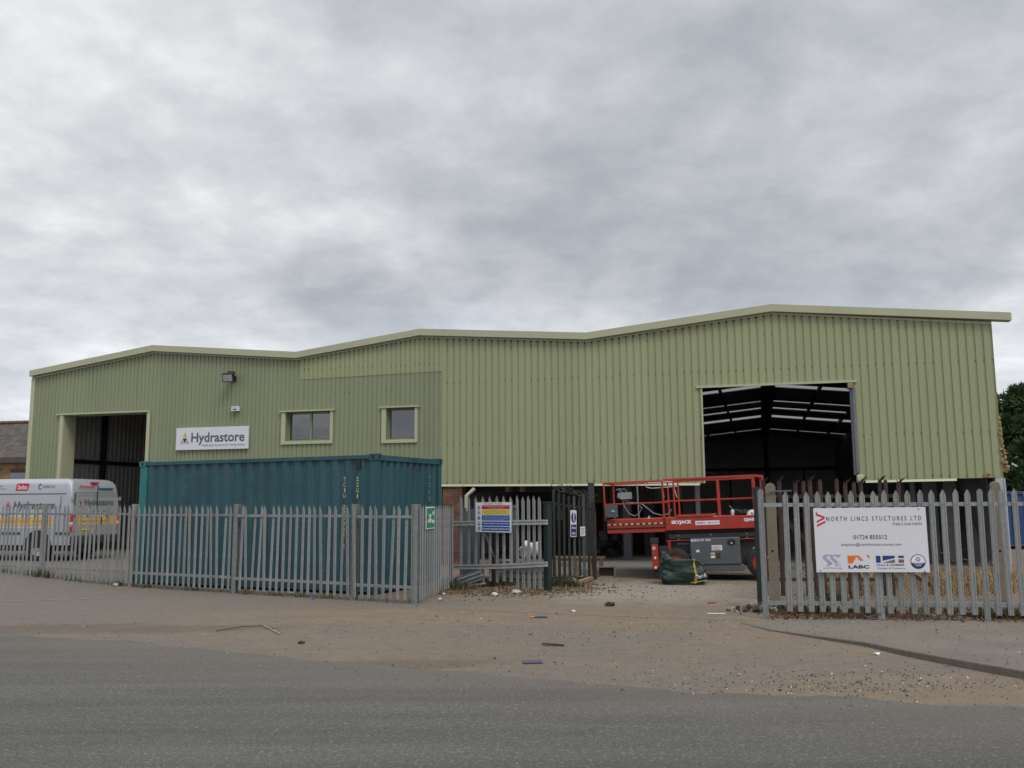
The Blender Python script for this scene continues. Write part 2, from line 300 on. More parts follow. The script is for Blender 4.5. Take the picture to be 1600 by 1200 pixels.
# ---------------------------------------------------------------- mesh builder
_tc={}
def text_mesh(s,bold=0.0,shear=0.0):
    k=(s,bold,shear)
    if k in _tc: return _tc[k]
    c=bpy.data.curves.new('t','FONT'); c.body=s; c.resolution_u=3; c.offset=bold; c.fill_mode='FRONT'; c.shear=shear
    o=bpy.data.objects.new('t',c); me=bpy.data.meshes.new_from_object(o)
    v=[(p.co.x,p.co.y) for p in me.vertices]; f=[tuple(p.vertices) for p in me.polygons]
    bpy.data.objects.remove(o); bpy.data.curves.remove(c); bpy.data.meshes.remove(me)
    if not v: v=[(0,0),(1,0),(1,1)]; f=[(0,1,2)]
    x0=min(p[0] for p in v);x1=max(p[0] for p in v);y0=min(p[1] for p in v);y1=max(p[1] for p in v)
    v=[((x-x0)/max(1e-6,x1-x0),(y-y0)/max(1e-6,y1-y0)) for x,y in v]
    _tc[k]=(v,f); return _tc[k]
class MB:
    def __init__(s): s.v=[];s.f=[];s.m=[]
    def add(s,vs,fs,mi=0):
        b=len(s.v); s.v+= [tuple(x) for x in vs]; s.f+=[tuple(b+i for i in f) for f in fs]; s.m+=[mi]*len(fs); return s
    def box(s,x0,x1,y0,y1,z0,z1,mi=0):
        v=[(x,y,z) for x in (x0,x1) for y in (y0,y1) for z in (z0,z1)]
        return s.add(v,[(0,1,3,2),(4,6,7,5),(0,4,5,1),(2,3,7,6),(0,2,6,4),(1,5,7,3)],mi)
    def obox(s,c,sz,rot,mi=0):
        rm=rot.to_3x3() if not isinstance(rot,tuple) else Matrix.Rotation(rot[2],3,'Z')@Matrix.Rotation(rot[1],3,'Y')@Matrix.Rotation(rot[0],3,'X')
        c=Vector(c); v=[c+rm@Vector((sx*sz[0]/2,sy*sz[1]/2,z*sz[2]/2)) for sx in (-1,1) for sy in (-1,1) for z in (-1,1)]
        return s.add(v,[(0,1,3,2),(4,6,7,5),(0,4,5,1),(2,3,7,6),(0,2,6,4),(1,5,7,3)],mi)
    def bar(s,p,q,w,h,mi=0):                      # rectangular bar from p to q
        p=Vector(p);q=Vector(q);d=q-p; r=d.to_track_quat('X','Z').to_matrix(); return s.obox((p+q)/2,(d.length,w,h),r,mi)
    def tube(s,pts,r,n=8,mi=0,r1=None,cap=True):
        pts=[Vector(p) for p in pts]; K=len(pts); rings=[]
        for i,p in enumerate(pts):
            d=(pts[min(i+1,K-1)]-pts[max(i-1,0)]).normalized(); q=d.to_track_quat('Z','Y')
            rad=r if r1 is None else r+(r1-r)*i/(K-1)
            rings.append([p+q@Vector((math.cos(2*math.pi*j/n)*rad,math.sin(2*math.pi*j/n)*rad,0)) for j in range(n)])
        v=[x for g in rings for x in g]; f=[]
        for i in range(K-1):
            for j in range(n):
                a=i*n+j;b=i*n+(j+1)%n; f.append((a,b,b+n,a+n))
        if cap: f.append(tuple(range(n-1,-1,-1))); f.append(tuple((K-1)*n+j for j in range(n)))
        return s.add(v,f,mi)
    def prism(s,poly,o,U,V,T,mi=0):               # polygon (u,v) extruded by vector T
        o=Vector(o);U=Vector(U);V=Vector(V);T=Vector(T);n=len(poly)
        a=[o+U*x+V*y for x,y in poly]; b=[p+T for p in a]
        return s.add(a+b,[tuple(range(n)),tuple(range(2*n-1,n-1,-1))]+[(i,n+i,n+(i+1)%n,(i+1)%n) for i in range(n)],mi)
    def text(s,st,o,U,V,w,h,mi=0,bold=0.0,shear=0.0):   # flat lettering, bbox w x h from lower-left corner o
        v,f=text_mesh(st,bold,shear); o=Vector(o);U=Vector(U);V=Vector(V)
        return s.add([o+U*(x*w)+V*(y*h) for x,y in v],f,mi)
    def build(s,name,mats,parent=None,smooth=False,bevel=0.0,loc=None):
        me=bpy.data.meshes.new(name); me.from_pydata([tuple(x) for x in s.v],[],s.f)
        if not isinstance(mats,(list,tuple)): mats=[mats]
        for x in mats: me.materials.append(M[x] if isinstance(x,str) else x)
        me.polygons.foreach_set('material_index',s.m); 
        if smooth: me.polygons.foreach_set('use_smooth',[True]*len(s.f))
        me.update(); o=bpy.data.objects.new(name,me); col.objects.link(o)
        if parent: o.parent=parent
        if loc: o.location=loc
        if bevel:
            b=o.modifiers.new('b','BEVEL'); b.width=bevel; b.segments=2; b.limit_method='ANGLE'
        return o
def tag(o,label,cat,group=None):
    o['label']=label; o['category']=cat
    if group: o['group']=group
    return o
def thing(name,label,cat,loc=(0,0,0),rz=0.0,group=None):
    o=bpy.data.objects.new(name,None); col.objects.link(o); o.location=loc; o.rotation_euler=(0,0,rz); o.empty_display_size=.2
    return tag(o,label,cat,group)
def fthing(name,label,cat,fr,group=None): return thing(name,label,cat,fr.o,fr.a,group)
def struct(o,kind='structure'): o['kind']=kind; return o
X=Vector((1,0,0));Y=Vector((0,1,0));Z=Vector((0,0,1))
def instance(me,name,parent,loc,rz=0):
    o=bpy.data.objects.new(name,me); col.objects.link(o); o.parent=parent; o.location=loc; o.rotation_euler=(0,0,rz); return o

# ================================================================ GROUND
def sm(t): t=max(0,min(1,t)); return t*t*(3-2*t)
def zg(x,y): return .2*sm((-x-5.5)/5.0)*sm((y-18.0)/4.0)
def axis(dense,far):
    a=list(dense); lo=[-f for f in far[::-1]]; return sorted(set([l for l in lo if l<a[0]]+a+[f for f in far if f>a[-1]]))
xs=axis([i*1.0 for i in range(-30,31)],[40,60,90,150,300,700,1500]); ys=axis([i*1.0 for i in range(-12,45)],[60,90,150,300,700,1500])
g=MB(); nx=len(xs); g.v=[(x,y,zg(x,y)) for y in ys for x in xs]
for j in range(len(ys)-1):
    for i in range(nx-1): g.f.append((j*nx+i,j*nx+i+1,(j+1)*nx+i+1,(j+1)*nx+i)); g.m.append(0)
struct(g.build('ground','ground',smooth=True))
# road with a ragged edge against the dusty verge
edge=[gnd(-700,950),gnd(0,989),gnd(300,1013),gnd(600,1043),gnd(1100,1080),gnd(1600,1105)]
e0=edge[-1]; edge.append(Vector((9,e0.y-1.2,0))); edge=[Vector((-260,edge[0].y+75,0))]+edge+[Vector((260,edge[-1].y-70,0))]
def lerp_edge(x):
    for a,b in zip(edge,edge[1:]):
        if a.x<=x<=b.x: return a.y+(b.y-a.y)*(x-a.x)/(b.x-a.x)
    return edge[-1].y
rx=[-260,-120,-60,-35]+[-25+i*.04 for i in range(1000)]+[17,25,40,70,140,260]
rd=MB(); top=[]; bot=[]
for x in rx:
    y=lerp_edge(x)+.30*noise.noise(Vector((x*.35,0,1)))+.16*noise.noise(Vector((x*1.6,0,5)))+.07*noise.noise(Vector((x*7,0,3)))
    top.append((x,y,.004)); bot.append((x,lerp_edge(x)-9.5,.004))
rd.v=bot+top; k=len(rx); rd.f=[(i,i+1,k+i+1,k+i) for i in range(k-1)]; rd.m=[0]*(k-1)
struct(rd.build('road','road'))
# right-hand pavement with a real kerb that runs out at the gateway
kp=[(1158,973),(1200,983),(1280,994),(1350,1003),(1420,1017),(1500,1031),(1600,1048)]
kz=[0.010,.02,.035,.05,.065,.075,.08]
kt=[gnd(a,b,z) for (a,b),z in zip(kp,kz)]
dd=(kt[-1]-kt[-2]); dd.z=0; dd.normalize(); kt+= [kt[-1]+dd*4, kt[-1]+dd*60]; kz+=[.08,.08]
for p,z in zip(kt,kz): p.z=z
def sideof(p,q,w):
    d=(q-p); d.z=0; d.normalize(); return Vector((-d.y,d.x,0))*w
nrm=[sideof(kt[max(i-1,0)],kt[min(i+1,len(kt)-1)],1) for i in range(len(kt))]
for n in nrm: n.z=0; n.normalize()
kb=MB(); kw=.09
for i in range(len(kt)-1):
    a,b=kt[i],kt[i+1]; na,nb=nrm[i]*kw,nrm[i+1]*kw; lo=Vector((0,0,1))
    v=[Vector((a.x,a.y,-.05)),Vector((b.x,b.y,-.05)),b,a,a+na,b+nb,Vector((a.x+na.x,a.y+na.y,-.05)),Vector((b.x+nb.x,b.y+nb.y,-.05))]
    kb.add(v,[(0,1,2,3),(3,2,5,4),(4,5,7,6)])
    if i==0: kb.add(v,[(0,3,4,6)])
struct(kb.build('kerb','kerbstone',bevel=.012))
pv=MB(); far=[]
for i,(p,n) in enumerate(zip(kt,nrm)):
    q=p+n*kw; pv.v.append((q.x,q.y,kz[i]-.004))
FR0=gnd(1175,970,.0); FR1=gnd(1600,980,.0)
fd=(FR1-FR0); fd.z=0; fd.normalize()
for i,p in enumerate(kt):
    t_=max(0,(p-FR0).dot(fd)); q=FR0+fd*max(t_,.15*i); pv.v.append((q.x,q.y,min(kz[i],.05)-.004))
k=len(kt); pv.f=[(i,i+1,k+i+1,k+i) for i in range(k-1)]; pv.m=[0]*(k-1)
pv.add([pv.v[0],pv.v[k],(pv.v[k][0],pv.v[k][1],-.03),(pv.v[0][0],pv.v[0][1],-.03)],[(0,1,2,3)])
pv.add([(pv.v[k+i][0],pv.v[k+i][1],pv.v[k+i][2]) for i in range(k)]+[(pv.v[k+i][0],pv.v[k+i][1]+.02,-.03) for i in range(k)],[(i,i+1,k+i+1,k+i) for i in range(k-1)])
struct(pv.build('pavement','pave'))
def strip(name,pts,w,m_,z=.004,parent=None):
    s=MB(); P=[gnd(a,b) for a,b in pts]
    for i in range(len(P)-1):
        n=sideof(P[i],P[i+1],w); a,b=P[i],P[i+1]
        s.add([(a.x,a.y,z+zg(a.x,a.y)),(b.x,b.y,z+zg(b.x,b.y)),(b.x+n.x,b.y+n.y,z+zg(b.x,b.y)),(a.x+n.x,a.y+n.y,z+zg(a.x,a.y))],[(0,1,2,3)])
    return struct(s.build(name,m_))
strip('kerb_edging',[(-350,953),(0,940),(120,937),(225,933)],.10,'edging')
strip('kerb_edging',[(700,951),(820,957),(960,963),(1080,967),(1170,969)],.05,'edging')

# ================================================================ WAREHOUSE
BF=Frame((0,24.3,0),R(-15.4))
U=BF.u; ZZ=BF.z
wh=fthing('metal_warehouse','long olive green metal clad warehouse with three shallow gables and two big doorways','warehouse',BF)
# roofline from the picture (top of fascia), at the fascia plane
FD=-.17
rl=[BF.at(46,579,FD),BF.at(238,539,FD),BF.at(462,549.5,FD),BF.at(655,513.5,FD),BF.at(915,519.5,FD),BF.at(1205,475,FD),BF.at(1580,488,FD)]
uL=U(49,640); uR=U(1556,600)
def roofz(u):
    for a,b in zip(rl,rl[1:]):
        if u<=b[0] or b is rl[-1]: return a[1]+(b[1]-a[1])*(u-a[0])/(b[0]-a[0])
def cladding(u0,u1,pitch,topf,botf,openings,frac=(.66,.74,.90),y0=0.0,dep=.026,screws=(),shade_gaps=0.0):
    mb=MB(); prof=[]; k=0; u=u0
    while u<u1:
        for fr_,yy in ((0,-dep),(frac[0],-dep),(frac[1],0),(frac[2],0),(.98,-dep)):
            prof.append((u+fr_*pitch,y0+yy))
        u+=pitch
    prof.append((u,y0-dep))
    def py(x):
        for a,b in zip(prof,prof[1:]):
            if a[0]<=x<=b[0]: return a[1]+(b[1]-a[1])*(x-a[0])/max(1e-9,b[0]-a[0])
        return y0
    cuts=set([p[0] for p in prof if u0<=p[0]<=u1]+[u0,u1]+[p[0] for p in rl if u0<p[0]<u1])
    for o in openings: cuts|={c for c in (o[0],o[1]) if u0<c<u1}
    cuts=sorted(cuts)
    for a,b in zip(cuts,cuts[1:]):
        if b-a<1e-5: continue
        mid=(a+b)/2; iv=[(botf(a),botf(b),topf(a),topf(b))]
        for o in openings:
            if o[0]<=mid<=o[1]:
                niv=[]
                for (ba,bb,ta,tb) in iv:
                    if o[2]>max(ba,bb)+1e-3: niv.append((ba,bb,o[2],o[2]))
                    oa=o[3](a) if callable(o[3]) else o[3]; ob=o[3](b) if callable(o[3]) else o[3]
                    if oa<min(ta,tb)-1e-3: niv.append((oa,ob,ta,tb))
                iv=niv
        ya,yb=py(a+1e-6),py(b-1e-6)
        for ba,bb,ta,tb in iv: mb.add([(a,ya,ba),(b,yb,bb),(b,yb,tb),(a,ya,ta)],[(0,1,2,3)])
    if shade_gaps:  # flat dark quads painting the shade in the recess tops
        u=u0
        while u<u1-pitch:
            a,b=u+pitch*(frac[0]+.05),u+pitch*.93; z=min(topf(a),topf(b))-shade_gaps; mb.add([(a,y0-dep-.002,z-.012),(b,y0-dep-.002,z-.012),(b,y0-dep-.002,z+.03),(a,y0-dep-.002,z+.03)],[(0,1,2,3)],2); u+=pitch
    # fixing screws, slightly irregular, in horizontal rows
    for zs,prob in screws:
        u=u0+pitch*.82
        while u<u1:
            if random.random()<prob and zs<topf(u)-.05 and zs>botf(u)+.03 and not any(o[0]-.05<u<o[1]+.05 and o[2]-.05<zs<(o[3](u) if callable(o[3]) else o[3])+.05 for o in openings):
                zz=zs+random.uniform(-.01,.01); mb.box(u-.011,u+.011,y0-.012,y0-.001,zz-.011,zz+.011,1)
            u+=pitch
    return mb
roofc=lambda u: roofz(u)-.20
u690=U(691,650); u470=U(471,560)
# openings (in wall coordinates)
dA=(U(98,700),U(229,700)); dAt=ZZ(160,646.5)
w1=(U(447,668),U(517,668),ZZ(480,689),ZZ(480,643)); w2=(U(604,664),U(649,664),ZZ(625,687),ZZ(625,637))
dB=(U(1098,680),U(1336,670)); zBl=ZZ(1098,606); zBr=ZZ(1336,597)
dBt=lambda u: zBl+(zBr-zBl)*(u-dB[0])/(dB[1]-dB[0])
def zband(u): a=ZZ(471,590); b=ZZ(690,577); return a+(b-a)*(u-u470)/(u690-u470)
bot_left=lambda u: .10
def bot_right(u):
    if u<dB[0]+.01: a=(U(692,757),ZZ(692,757)); b=(U(1097,755),ZZ(1097,755))
    else: a=(U(1345,751),ZZ(1345,751)); b=(U(1570,746),ZZ(1570,746))
    return a[1]+(b[1]-a[1])*(u-a[0])/(b[0]-a[0])
openL=[(dA[0],dA[1],-1,dAt),(w1[0],w1[1],w1[2],w1[3]),(w2[0],w2[1],w2[2],w2[3])]
c=cladding(uL+.12,u470,.138,roofc,bot_left,openL,dep=.018,shade_gaps=.065,screws=[(3.55,.3),(2.0,.3)]); c.build('cladding_wall',['clad_dark','screw','gap_shade'],wh)
c=cladding(u470,u690,.144,zband,bot_left,openL,dep=.018,screws=[(ZZ(560,612),.35)]); c.build('cladding_wall',['clad_dark','screw'],wh)
c=cladding(u470,u690,.144,roofc,lambda u:zband(u)-.06,[],y0=-.010,dep=.020,shade_gaps=.065,screws=[(ZZ(600,572),.8),(ZZ(600,572)+.03,.3)]); c.build('cladding_wall',['clad_light','screw','gap_shade'],wh)
c=cladding(u690,uR,.186,roofc,bot_right,[(dB[0],dB[1],-1,dBt)],y0=-.004,shade_gaps=.065,screws=[(ZZ(900,590),.75),(ZZ(900,690),.6),(ZZ(900,590)+.9,.25),(2.25,.35)])
c.build('cladding_wall',['clad_light','screw','gap_shade'],wh)
# fascia boards + soffit following the roofline
for i,(a,b) in enumerate(zip(rl,rl[1:])):
    f=MB(); h=.185
    v=[(a[0],FD,a[1]-h),(b[0],FD,b[1]-h),(b[0],FD,b[1]),(a[0],FD,a[1]),(a[0],.12,a[1]-h+.0),(b[0],.12,b[1]-h),(b[0],.12,b[1]),(a[0],.12,a[1])]
    f.add(v,[(0,1,2,3),(3,2,6,7),(0,4,5,1),(0,3,7,4),(1,5,6,2)])
    f.build('fascia','fascia',wh)
    t=MB(); t.add([(a[0]+.1*(i==0),-.046,a[1]-h-.055),(b[0]-.42*(i==5),-.046,b[1]-h-.055),(b[0]-.42*(i==5),-.046,b[1]-h-.002),(a[0]+.1*(i==0),-.046,a[1]-h-.002)],[(0,1,2,3)])
    t.build('trim_strip','flash',wh)
    # shade at the open rib ends below the trim is painted by cladding() as dark quads
# corner flashings
f=MB(); f.box(uL-.02,uL+.12,-.05,.10,.15,roofz(uL)-.20); f.build('corner_flashing','flash',wh)
# door A: jambs, lintel
f=MB(); f.box(U(93,700),dA[0],-.06,-.036,.1,dAt+.02); f.box(dA[0]-.012,dA[0]+.012,-.036,.50,.1,dAt+.0)
f.build('door_jamb','flash',wh)
f=MB(); f.box(dA[1],U(234,700),-.06,-.036,.1,dAt+.02); f.box(dA[1]-.012,dA[1]+.012,-.036,.50,.1,dAt+.0); f.build('door_jamb','flash',wh)
f=MB(); f.box(U(91,647),U(236,643),-.085,-.036,dAt+.0,dAt+.045); f.box(dA[0],dA[1],-.036,.5,dAt-.01,dAt+.012); f.build('door_lintel','flash',wh)
# door B: lintel strip, edge trims
f=MB(); a=U(1088,607); b=U(1338,596); 
f.add([(a,-.075,dBt(a)-.01),(b,-.075,dBt(b)-.01),(b,-.075,dBt(b)+.045),(a,-.075,dBt(a)+.045),(a,-.02,dBt(a)-.01),(b,-.02,dBt(b)-.01),(b,-.02,dBt(b)+.045),(a,-.02,dBt(a)+.045)],[(0,1,2,3),(3,2,6,7),(0,4,5,1),(0,3,7,4),(1,5,6,2)])
f.build('door_lintel','flash',wh)
f=MB(); f.box(dB[0]-.012,dB[0]+.03,-.055,.02,bot_right(dB[0]),dBt(dB[0])-.012); f.build('door_jamb','flash',wh)
f=MB(); zt=dBt(dB[1]); f.box(dB[1]-.075,dB[1]-.02,-.03,.16,2.3,zt-.14); f.build('door_jamb','steel_grey',wh)
f=MB(); f.box(dB[1]-.02,dB[1]+.05,-.065,.02,2.35,zt-.14); f.build('door_edge_strip','sheet_grey',wh)
f=MB(); f.box(dB[1]-.12,dB[1]+.01,-.10,.2,zt-.15,zt-.02); f.build('door_bracket','wood',wh)
# bottom drip flashings
def drip(p0,p1,m_='flash'):
    f=MB(); a=p0;b=p1; za,zb=bot_right(a),bot_right(b); h=.055
    f.add([(a,-.075,za-h),(b,-.075,zb-h),(b,-.045,zb),(a,-.045,za),(a,.03,za-h),(b,.03,zb-h)],[(0,1,2,3),(0,4,5,1)]); f.build('drip_flashing',m_,wh)
drip(u690,U(724,757)); drip(U(724.5,757),U(1094,755)); drip(U(1352,751),U(1494,748))
f=MB(); a=dB[1]-.03; f.box(a,a+.16,-.10,.02,bot_right(a+.1)-.05,bot_right(a+.1)+.14); f.build('corner_trim','flash',wh,bevel=.03)
# windows
def window(o,mull):
    t=MB(); a,b,z0,z1=o; wl=.13 if mull else .13
    t.box(a-wl,a,-.062,-.036,z0-.09,z1); t.box(b,b+.085,-.062,-.036,z0-.09,z1); t.box(a,b,-.062,-.036,z0-.09,z0)
    t.box(a-wl-.06,b+.14,-.095,-.036,z1,z1+.04)
    fr=t.build('window','flash',wh); fr['label']='window with two panes' if mull else 'narrow window with one pane'
    s=MB(); s.box(a-.01,a+.01,-.036,.20,z0,z1); s.box(b-.01,b+.01,-.036,.20,z0,z1); s.box(a,b,-.036,.20,z0-.012,z0+.01); s.box(a,b,-.036,.20,z1-.01,z1+.01); s.build('reveal','clad_dark',fr)
    s=MB(); fw=.04; y0,y1=.13,.18
    s.box(a+.01,a+.01+fw,y0,y1,z0+.01,z1-.01); s.box(b-.01-fw,b-.01,y0,y1,z0+.01,z1-.01); s.box(a+.01+fw,b-.01-fw,y0,y1,z0+.01,z0+.01+fw); s.box(a+.01+fw,b-.01-fw,y0,y1,z1-.01-fw,z1-.01)
    if mull: c=(a+b)/2+.02; s.box(c-.026,c+.026,y0-.01,y1,z0+.01+fw,z1-.01-fw)
    s.build('frame','clad_dark',fr)
    xs_=[(a+.06,(a+b)/2-.015),((a+b)/2+.055,b-.06)] if mull else [(a+.06,b-.06)]
    for p,q in xs_:
        gm=MB(); gm.box(p,q,.15,.165,z0+.06,z1-.06); gm.build('pane','glass',fr)
window(w1,True); window(w2,False)
# ---- roof, 45 m deep, with translucent strips over the right-hand bay; unseen middle-bay strips added to brighten the interior
DEP=45.0
rlc=[(p[0] if 0<i<6 else (uL if i==0 else uR),p[1]) for i,p in enumerate(rl)]
rlc[0]=(uL,roofz(uL)); rlc[6]=(uR,roofz(uR))
lights=[(15.0,16.1),(21.2,21.75),(24.4,25.2),(28.7,30.2),(38.5,39.1)]
for i,(a,b) in enumerate(zip(rlc,rlc[1:])):
    rf=MB(); segs=[]; last=.12
    if i>=2:
        for l0,l1 in lights: segs.append((last,l0)); last=l1
    segs.append((last,DEP))
    for s0,s1 in segs:
        za,zb=a[1]-.05,b[1]-.05
        v=[(x,y,z-dz) for dz in (0,.06) for (x,z) in ((a[0],za),(b[0],zb)) for y in (s0,s1)]
        rf.add(v,[(0,2,3,1),(4,5,7,6),(0,4,6,2),(1,3,7,5)])
    rf.build('roof','liner',wh)
    if i>=2:  # middle-bay rooflights are out of view, added as interior fill light
        for l0,l1 in lights:
            q=MB(); q.add([(a[0],l0,a[1]-.08),(b[0],l0,b[1]-.08),(b[0],l1,b[1]-.08),(a[0],l1,a[1]-.08)],[(0,1,2,3)]); q.build('rooflight','grp',wh)
    # purlins and rafters
    for k in range(2 if i>=4 else 5):
        t=(k+.5)/5
        if i==4: t=1-(.40,.77)[k]
        if i==5: t=(.40,.77)[k]
        u=a[0]+(b[0]-a[0])*t; z=a[1]+(b[1]-a[1])*t-.12
        if i>=4 or i<1:
            q=MB(); q.box(u-.05,u+.05,.2,DEP,z-.16,z); q.build('purlin','steel_dark',wh)
    for d in ([6,12,18,24,33] if i>=4 else [4,10,16]):
        q=MB(); q.add([(a[0],d,a[1]-.62),(b[0],d,b[1]-.62),(b[0],d,b[1]-.31),(a[0],d,a[1]-.31),(a[0],d+.15,a[1]-.62),(b[0],d+.15,b[1]-.62),(b[0],d+.15,b[1]-.31),(a[0],d+.15,a[1]-.31)],[(0,1,2,3),(4,7,6,5),(0,4,5,1),(3,2,6,7)]) if (i<4) else q.add([(a[0],d,a[1]-.45),(b[0],d,b[1]-.45),(b[0],d,b[1]-.31),(a[0],d,a[1]-.31),(a[0],d+.12,a[1]-.45),(b[0],d+.12,b[1]-.45),(b[0],d+.12,b[1]-.31),(a[0],d+.12,a[1]-.31)],[(0,1,2,3),(4,7,6,5),(0,4,5,1),(3,2,6,7)])
        q.build('rafter','steel_dark',wh)
ru=rl[5][0]
q=MB(); q.box(ru-.28,ru+.28,.2,DEP,rl[5][1]-.34,rl[5][1]-.10); q.build('ridge_beam','steel_dark',wh)
# back wall
bw=MB(); pts=[(p[0],p[1]-.1) for p in rlc]
for a,b in zip(pts,pts[1:]): bw.add([(a[0],DEP,0),(b[0],DEP,0),(b[0],DEP,b[1]),(a[0],DEP,a[1])],[(0,1,2,3)])
bw.build('back_wall','backwall',wh)
q=MB(); q.box(ru-.15,ru+.15,DEP-.3,DEP-.01,.1,rl[5][1]-.5); q.build('column','steel_dark',wh)
q=MB(); q.box(rl[4][0],uR,DEP-.2,DEP-.01,3.95,4.15); q.build('wall_rail','steel_dark',wh)
for du in (-2.6,2.6):
    q=MB(); q.box(ru+du-.04,ru+du+.04,DEP-.1,DEP-.01,.1,3.95); q.build('wall_joint','steel_dark',wh)
# side walls (corrugated liner on the left one, which shows through the left doorway)
sw=MB(); y=.1; k=0
while y<14:
    p=.22
    for a,b,xa,xb in ((0,.55,.03,.03),(.55,.65,.03,0),(.65,.9,0,0),(.9,1.0,0,.03)):
        sw.add([(uL+.08+xa,y+a*p,.1),(uL+.08+xb,y+b*p,.1),(uL+.08+xb,y+b*p,roofz(uL)-.12),(uL+.08+xa,y+a*p,roofz(uL)-.12)],[(0,1,2,3)])
    y+=p
sw.add([(uL+.11,y,.1),(uL+.11,DEP,.1),(uL+.11,DEP,roofz(uL)-.12),(uL+.11,y,roofz(uL)-.12)],[(0,1,2,3)])
sw.build('side_wall','liner_pale',wh)
sw=MB(); sw.box(uL,uL+.03,.12,DEP,.1,roofz(uL)-.12); sw.build('side_cladding','clad_dark',wh)
sw=MB(); sw.box(uR-.06,uR-.03,.12,DEP,1.9,roofz(uR)-.12); sw.build('side_cladding','clad_light',wh)
sw=MB(); sw.box(uR-.25,uR-.22,.5,DEP,0.1,roofz(uR)-.7); sw.build('side_wall','sheet_grey',wh)
for zr in (ZZ(120,691),): 
    q=MB(); q.box(uL+.11,uL+.25,.3,14,zr-.55,zr-.42); q.build('wall_rail','steel_dark',wh)
for d in (3.0,8.0):
    q=MB(); q.box(uL+.11,uL+.30,d+.1,d+.18,.1,roofz(uL)-.3); q.build('column','steel_dark',wh)
# walling between the units, with brick pier at the front
q=MB(); q.box(U(692,760),U(722,760),-.02,.34,0,bot_right(u690)-.06); q.build('brick_pier','brick_red',wh)
q=MB(); q.box(u690,u690+.2,.35,DEP,0,roofz(u690)-.3); q.build('partition_wall','liner',wh)
# valley columns, dark
uv=rl[4][0]
for d in (.4,6,12,18,24,30):
    q=MB(); q.box(uv-.30,uv+.02,d,d+.35,0.1,roofz(uv)-.3); q.build('column','steel_dark',wh)
# inner dado wall with green sheets, behind the stripped front, broken by dark stanchions
ID=5.2
ga,gb=U(925,770,ID),U(1092,770,ID)
c=cladding(ga,gb,.19,lambda u:3.4,lambda u:CH+.02,[],y0=ID); c.build('inner_cladding',['clad_light','screw'],wh)
q=MB(); q.box(ga,gb,ID,ID+.15,.1,CH+.0); q.build('dado_wall','rust_brown',wh)
for a,b in ((941,951),(960,985),(1005,1021),(1038,1052),(1066,1084)):
    q=MB(); q.box(U(a,770,3.6),U(b,770,3.6),3.6,3.8,.1,3.6); q.build('column','steel_dark',wh)
q=MB(); q.box(U(1086,760,1.2),U(1093,760,1.2),1.2,1.32,.1,3.6); q.build('column','steel_grey',wh)
q=MB(); a=U(974,840,2.2); b=U(986,840,2.2); q.box(a,b,2.2,2.5,.1,3.6); q.box(a-.08,b+.08,2.12,2.58,.1,.14); q.build('column','steel_grey',wh)
# right-hand bay inside the low gap: pale steel columns and grey sheets
for a,b,mm,d in ((1408,1416,'steel_dark',1.4),(1424,1432,'sheet_grey',1.8),(1444,1466,'sheet_grey',2.4),(1476,1496,'liner',2.2),(1508,1538,'sheet_grey',1.5)):
    q=MB(); q.box(U(a,800,d),U(b,800,d),d,d+.08,.1,2.9); q.build('wall_panel',mm,wh)
q=MB(); q.bar((U(1498,760,1.1),1.1,2.3),(U(1535,860,1.1),1.1,.9),.08,.12); q.build('brace','steel_dark',wh)
q=MB(); a,b=U(1559,800),U(1572,800); q.box(a,b,-.02,.22,0.02,bot_right(uR)); q.build('column','steel_pale',wh)
q=MB(); q.box(b,b+.03,-.04,.25,0.02,bot_right(uR)-.02); q.build('corner_flashing','steel_pale',wh)
# downpipe at the brick pier
q=MB(); a=BF.at(729,805,-.1)[0]; z0=BF.z(729,775,-.1)
q.tube([(a,-.12,.1),(a,-.12,z0),(a+.20,-.02,z0+.20)],.055,8); q.box(a-.09,a+.09,-.15,-.06,z0-.75,z0-.70); q.build('downpipe','flash',wh)
# timber noggins hanging in the gap
for px_,w_ in ((790,5),(812,6)):
    q=MB(); a=U(px_,765,.4); q.box(a,a+.12,.4,.7,BF.z(px_,768,.4),BF.z(px_,757,.4)+.1); q.build('timber_noggin','wood',wh)
q=MB(); q.box(U(722,760,.9),U(930,760,.9),.9,1.05,BF.z(800,769,.9),BF.z(800,757,.9)+.3); q.build('sheeting_rail','steel_dark',wh)
# ragged insulation at the right end
q=MB()
for i in range(420):
    t=random.random()**.6; py=648+88*t; z=ZZ(1563,py); q.obox((uR+.01+random.uniform(-.02,.03+.12*t**3),.0+random.uniform(-.04,.25),z),(random.uniform(.01,.05),random.uniform(.01,.05),random.uniform(.02,.10)),(random.uniform(-1,1),random.uniform(-1,1),random.uniform(-1,1)))
q.build('torn_insulation','insul',wh)
q=MB(); z=ZZ(1585,726); q.obox((uR+.27,.05,z),(.12,.05,.03),(.3,.5,.2)); q.build('plastic_scrap','white',wh)
q=MB(); z=ZZ(1540,743); q.obox((U(1541,743),-.06,z),(.10,.04,.08),(.3,.5,.2)); q.obox((U(1543,741),-.06,z+.02),(.07,.04,.1),(.8,.2,.5)); q.build('torn_insulation','insul',wh)
# floor slab
fl=MB(); fl.box(uL+.05,uR-.3,.02,DEP,-.05,.10); struct_floor=fl.build('floor_slab','concrete',wh)
# apron slab in front of the opening (a step of concrete)
AP=Frame(gnd(905,901),R(-3)); 
pa=MB(); w_=AP.u(1046,901); pa.box(0,w_,0,6.0,-.05,.106); ap=pa.build('concrete_apron','concrete',bevel=.015); ap.location=AP.o; ap.rotation_euler=(0,0,AP.a); ap['kind']='structure'
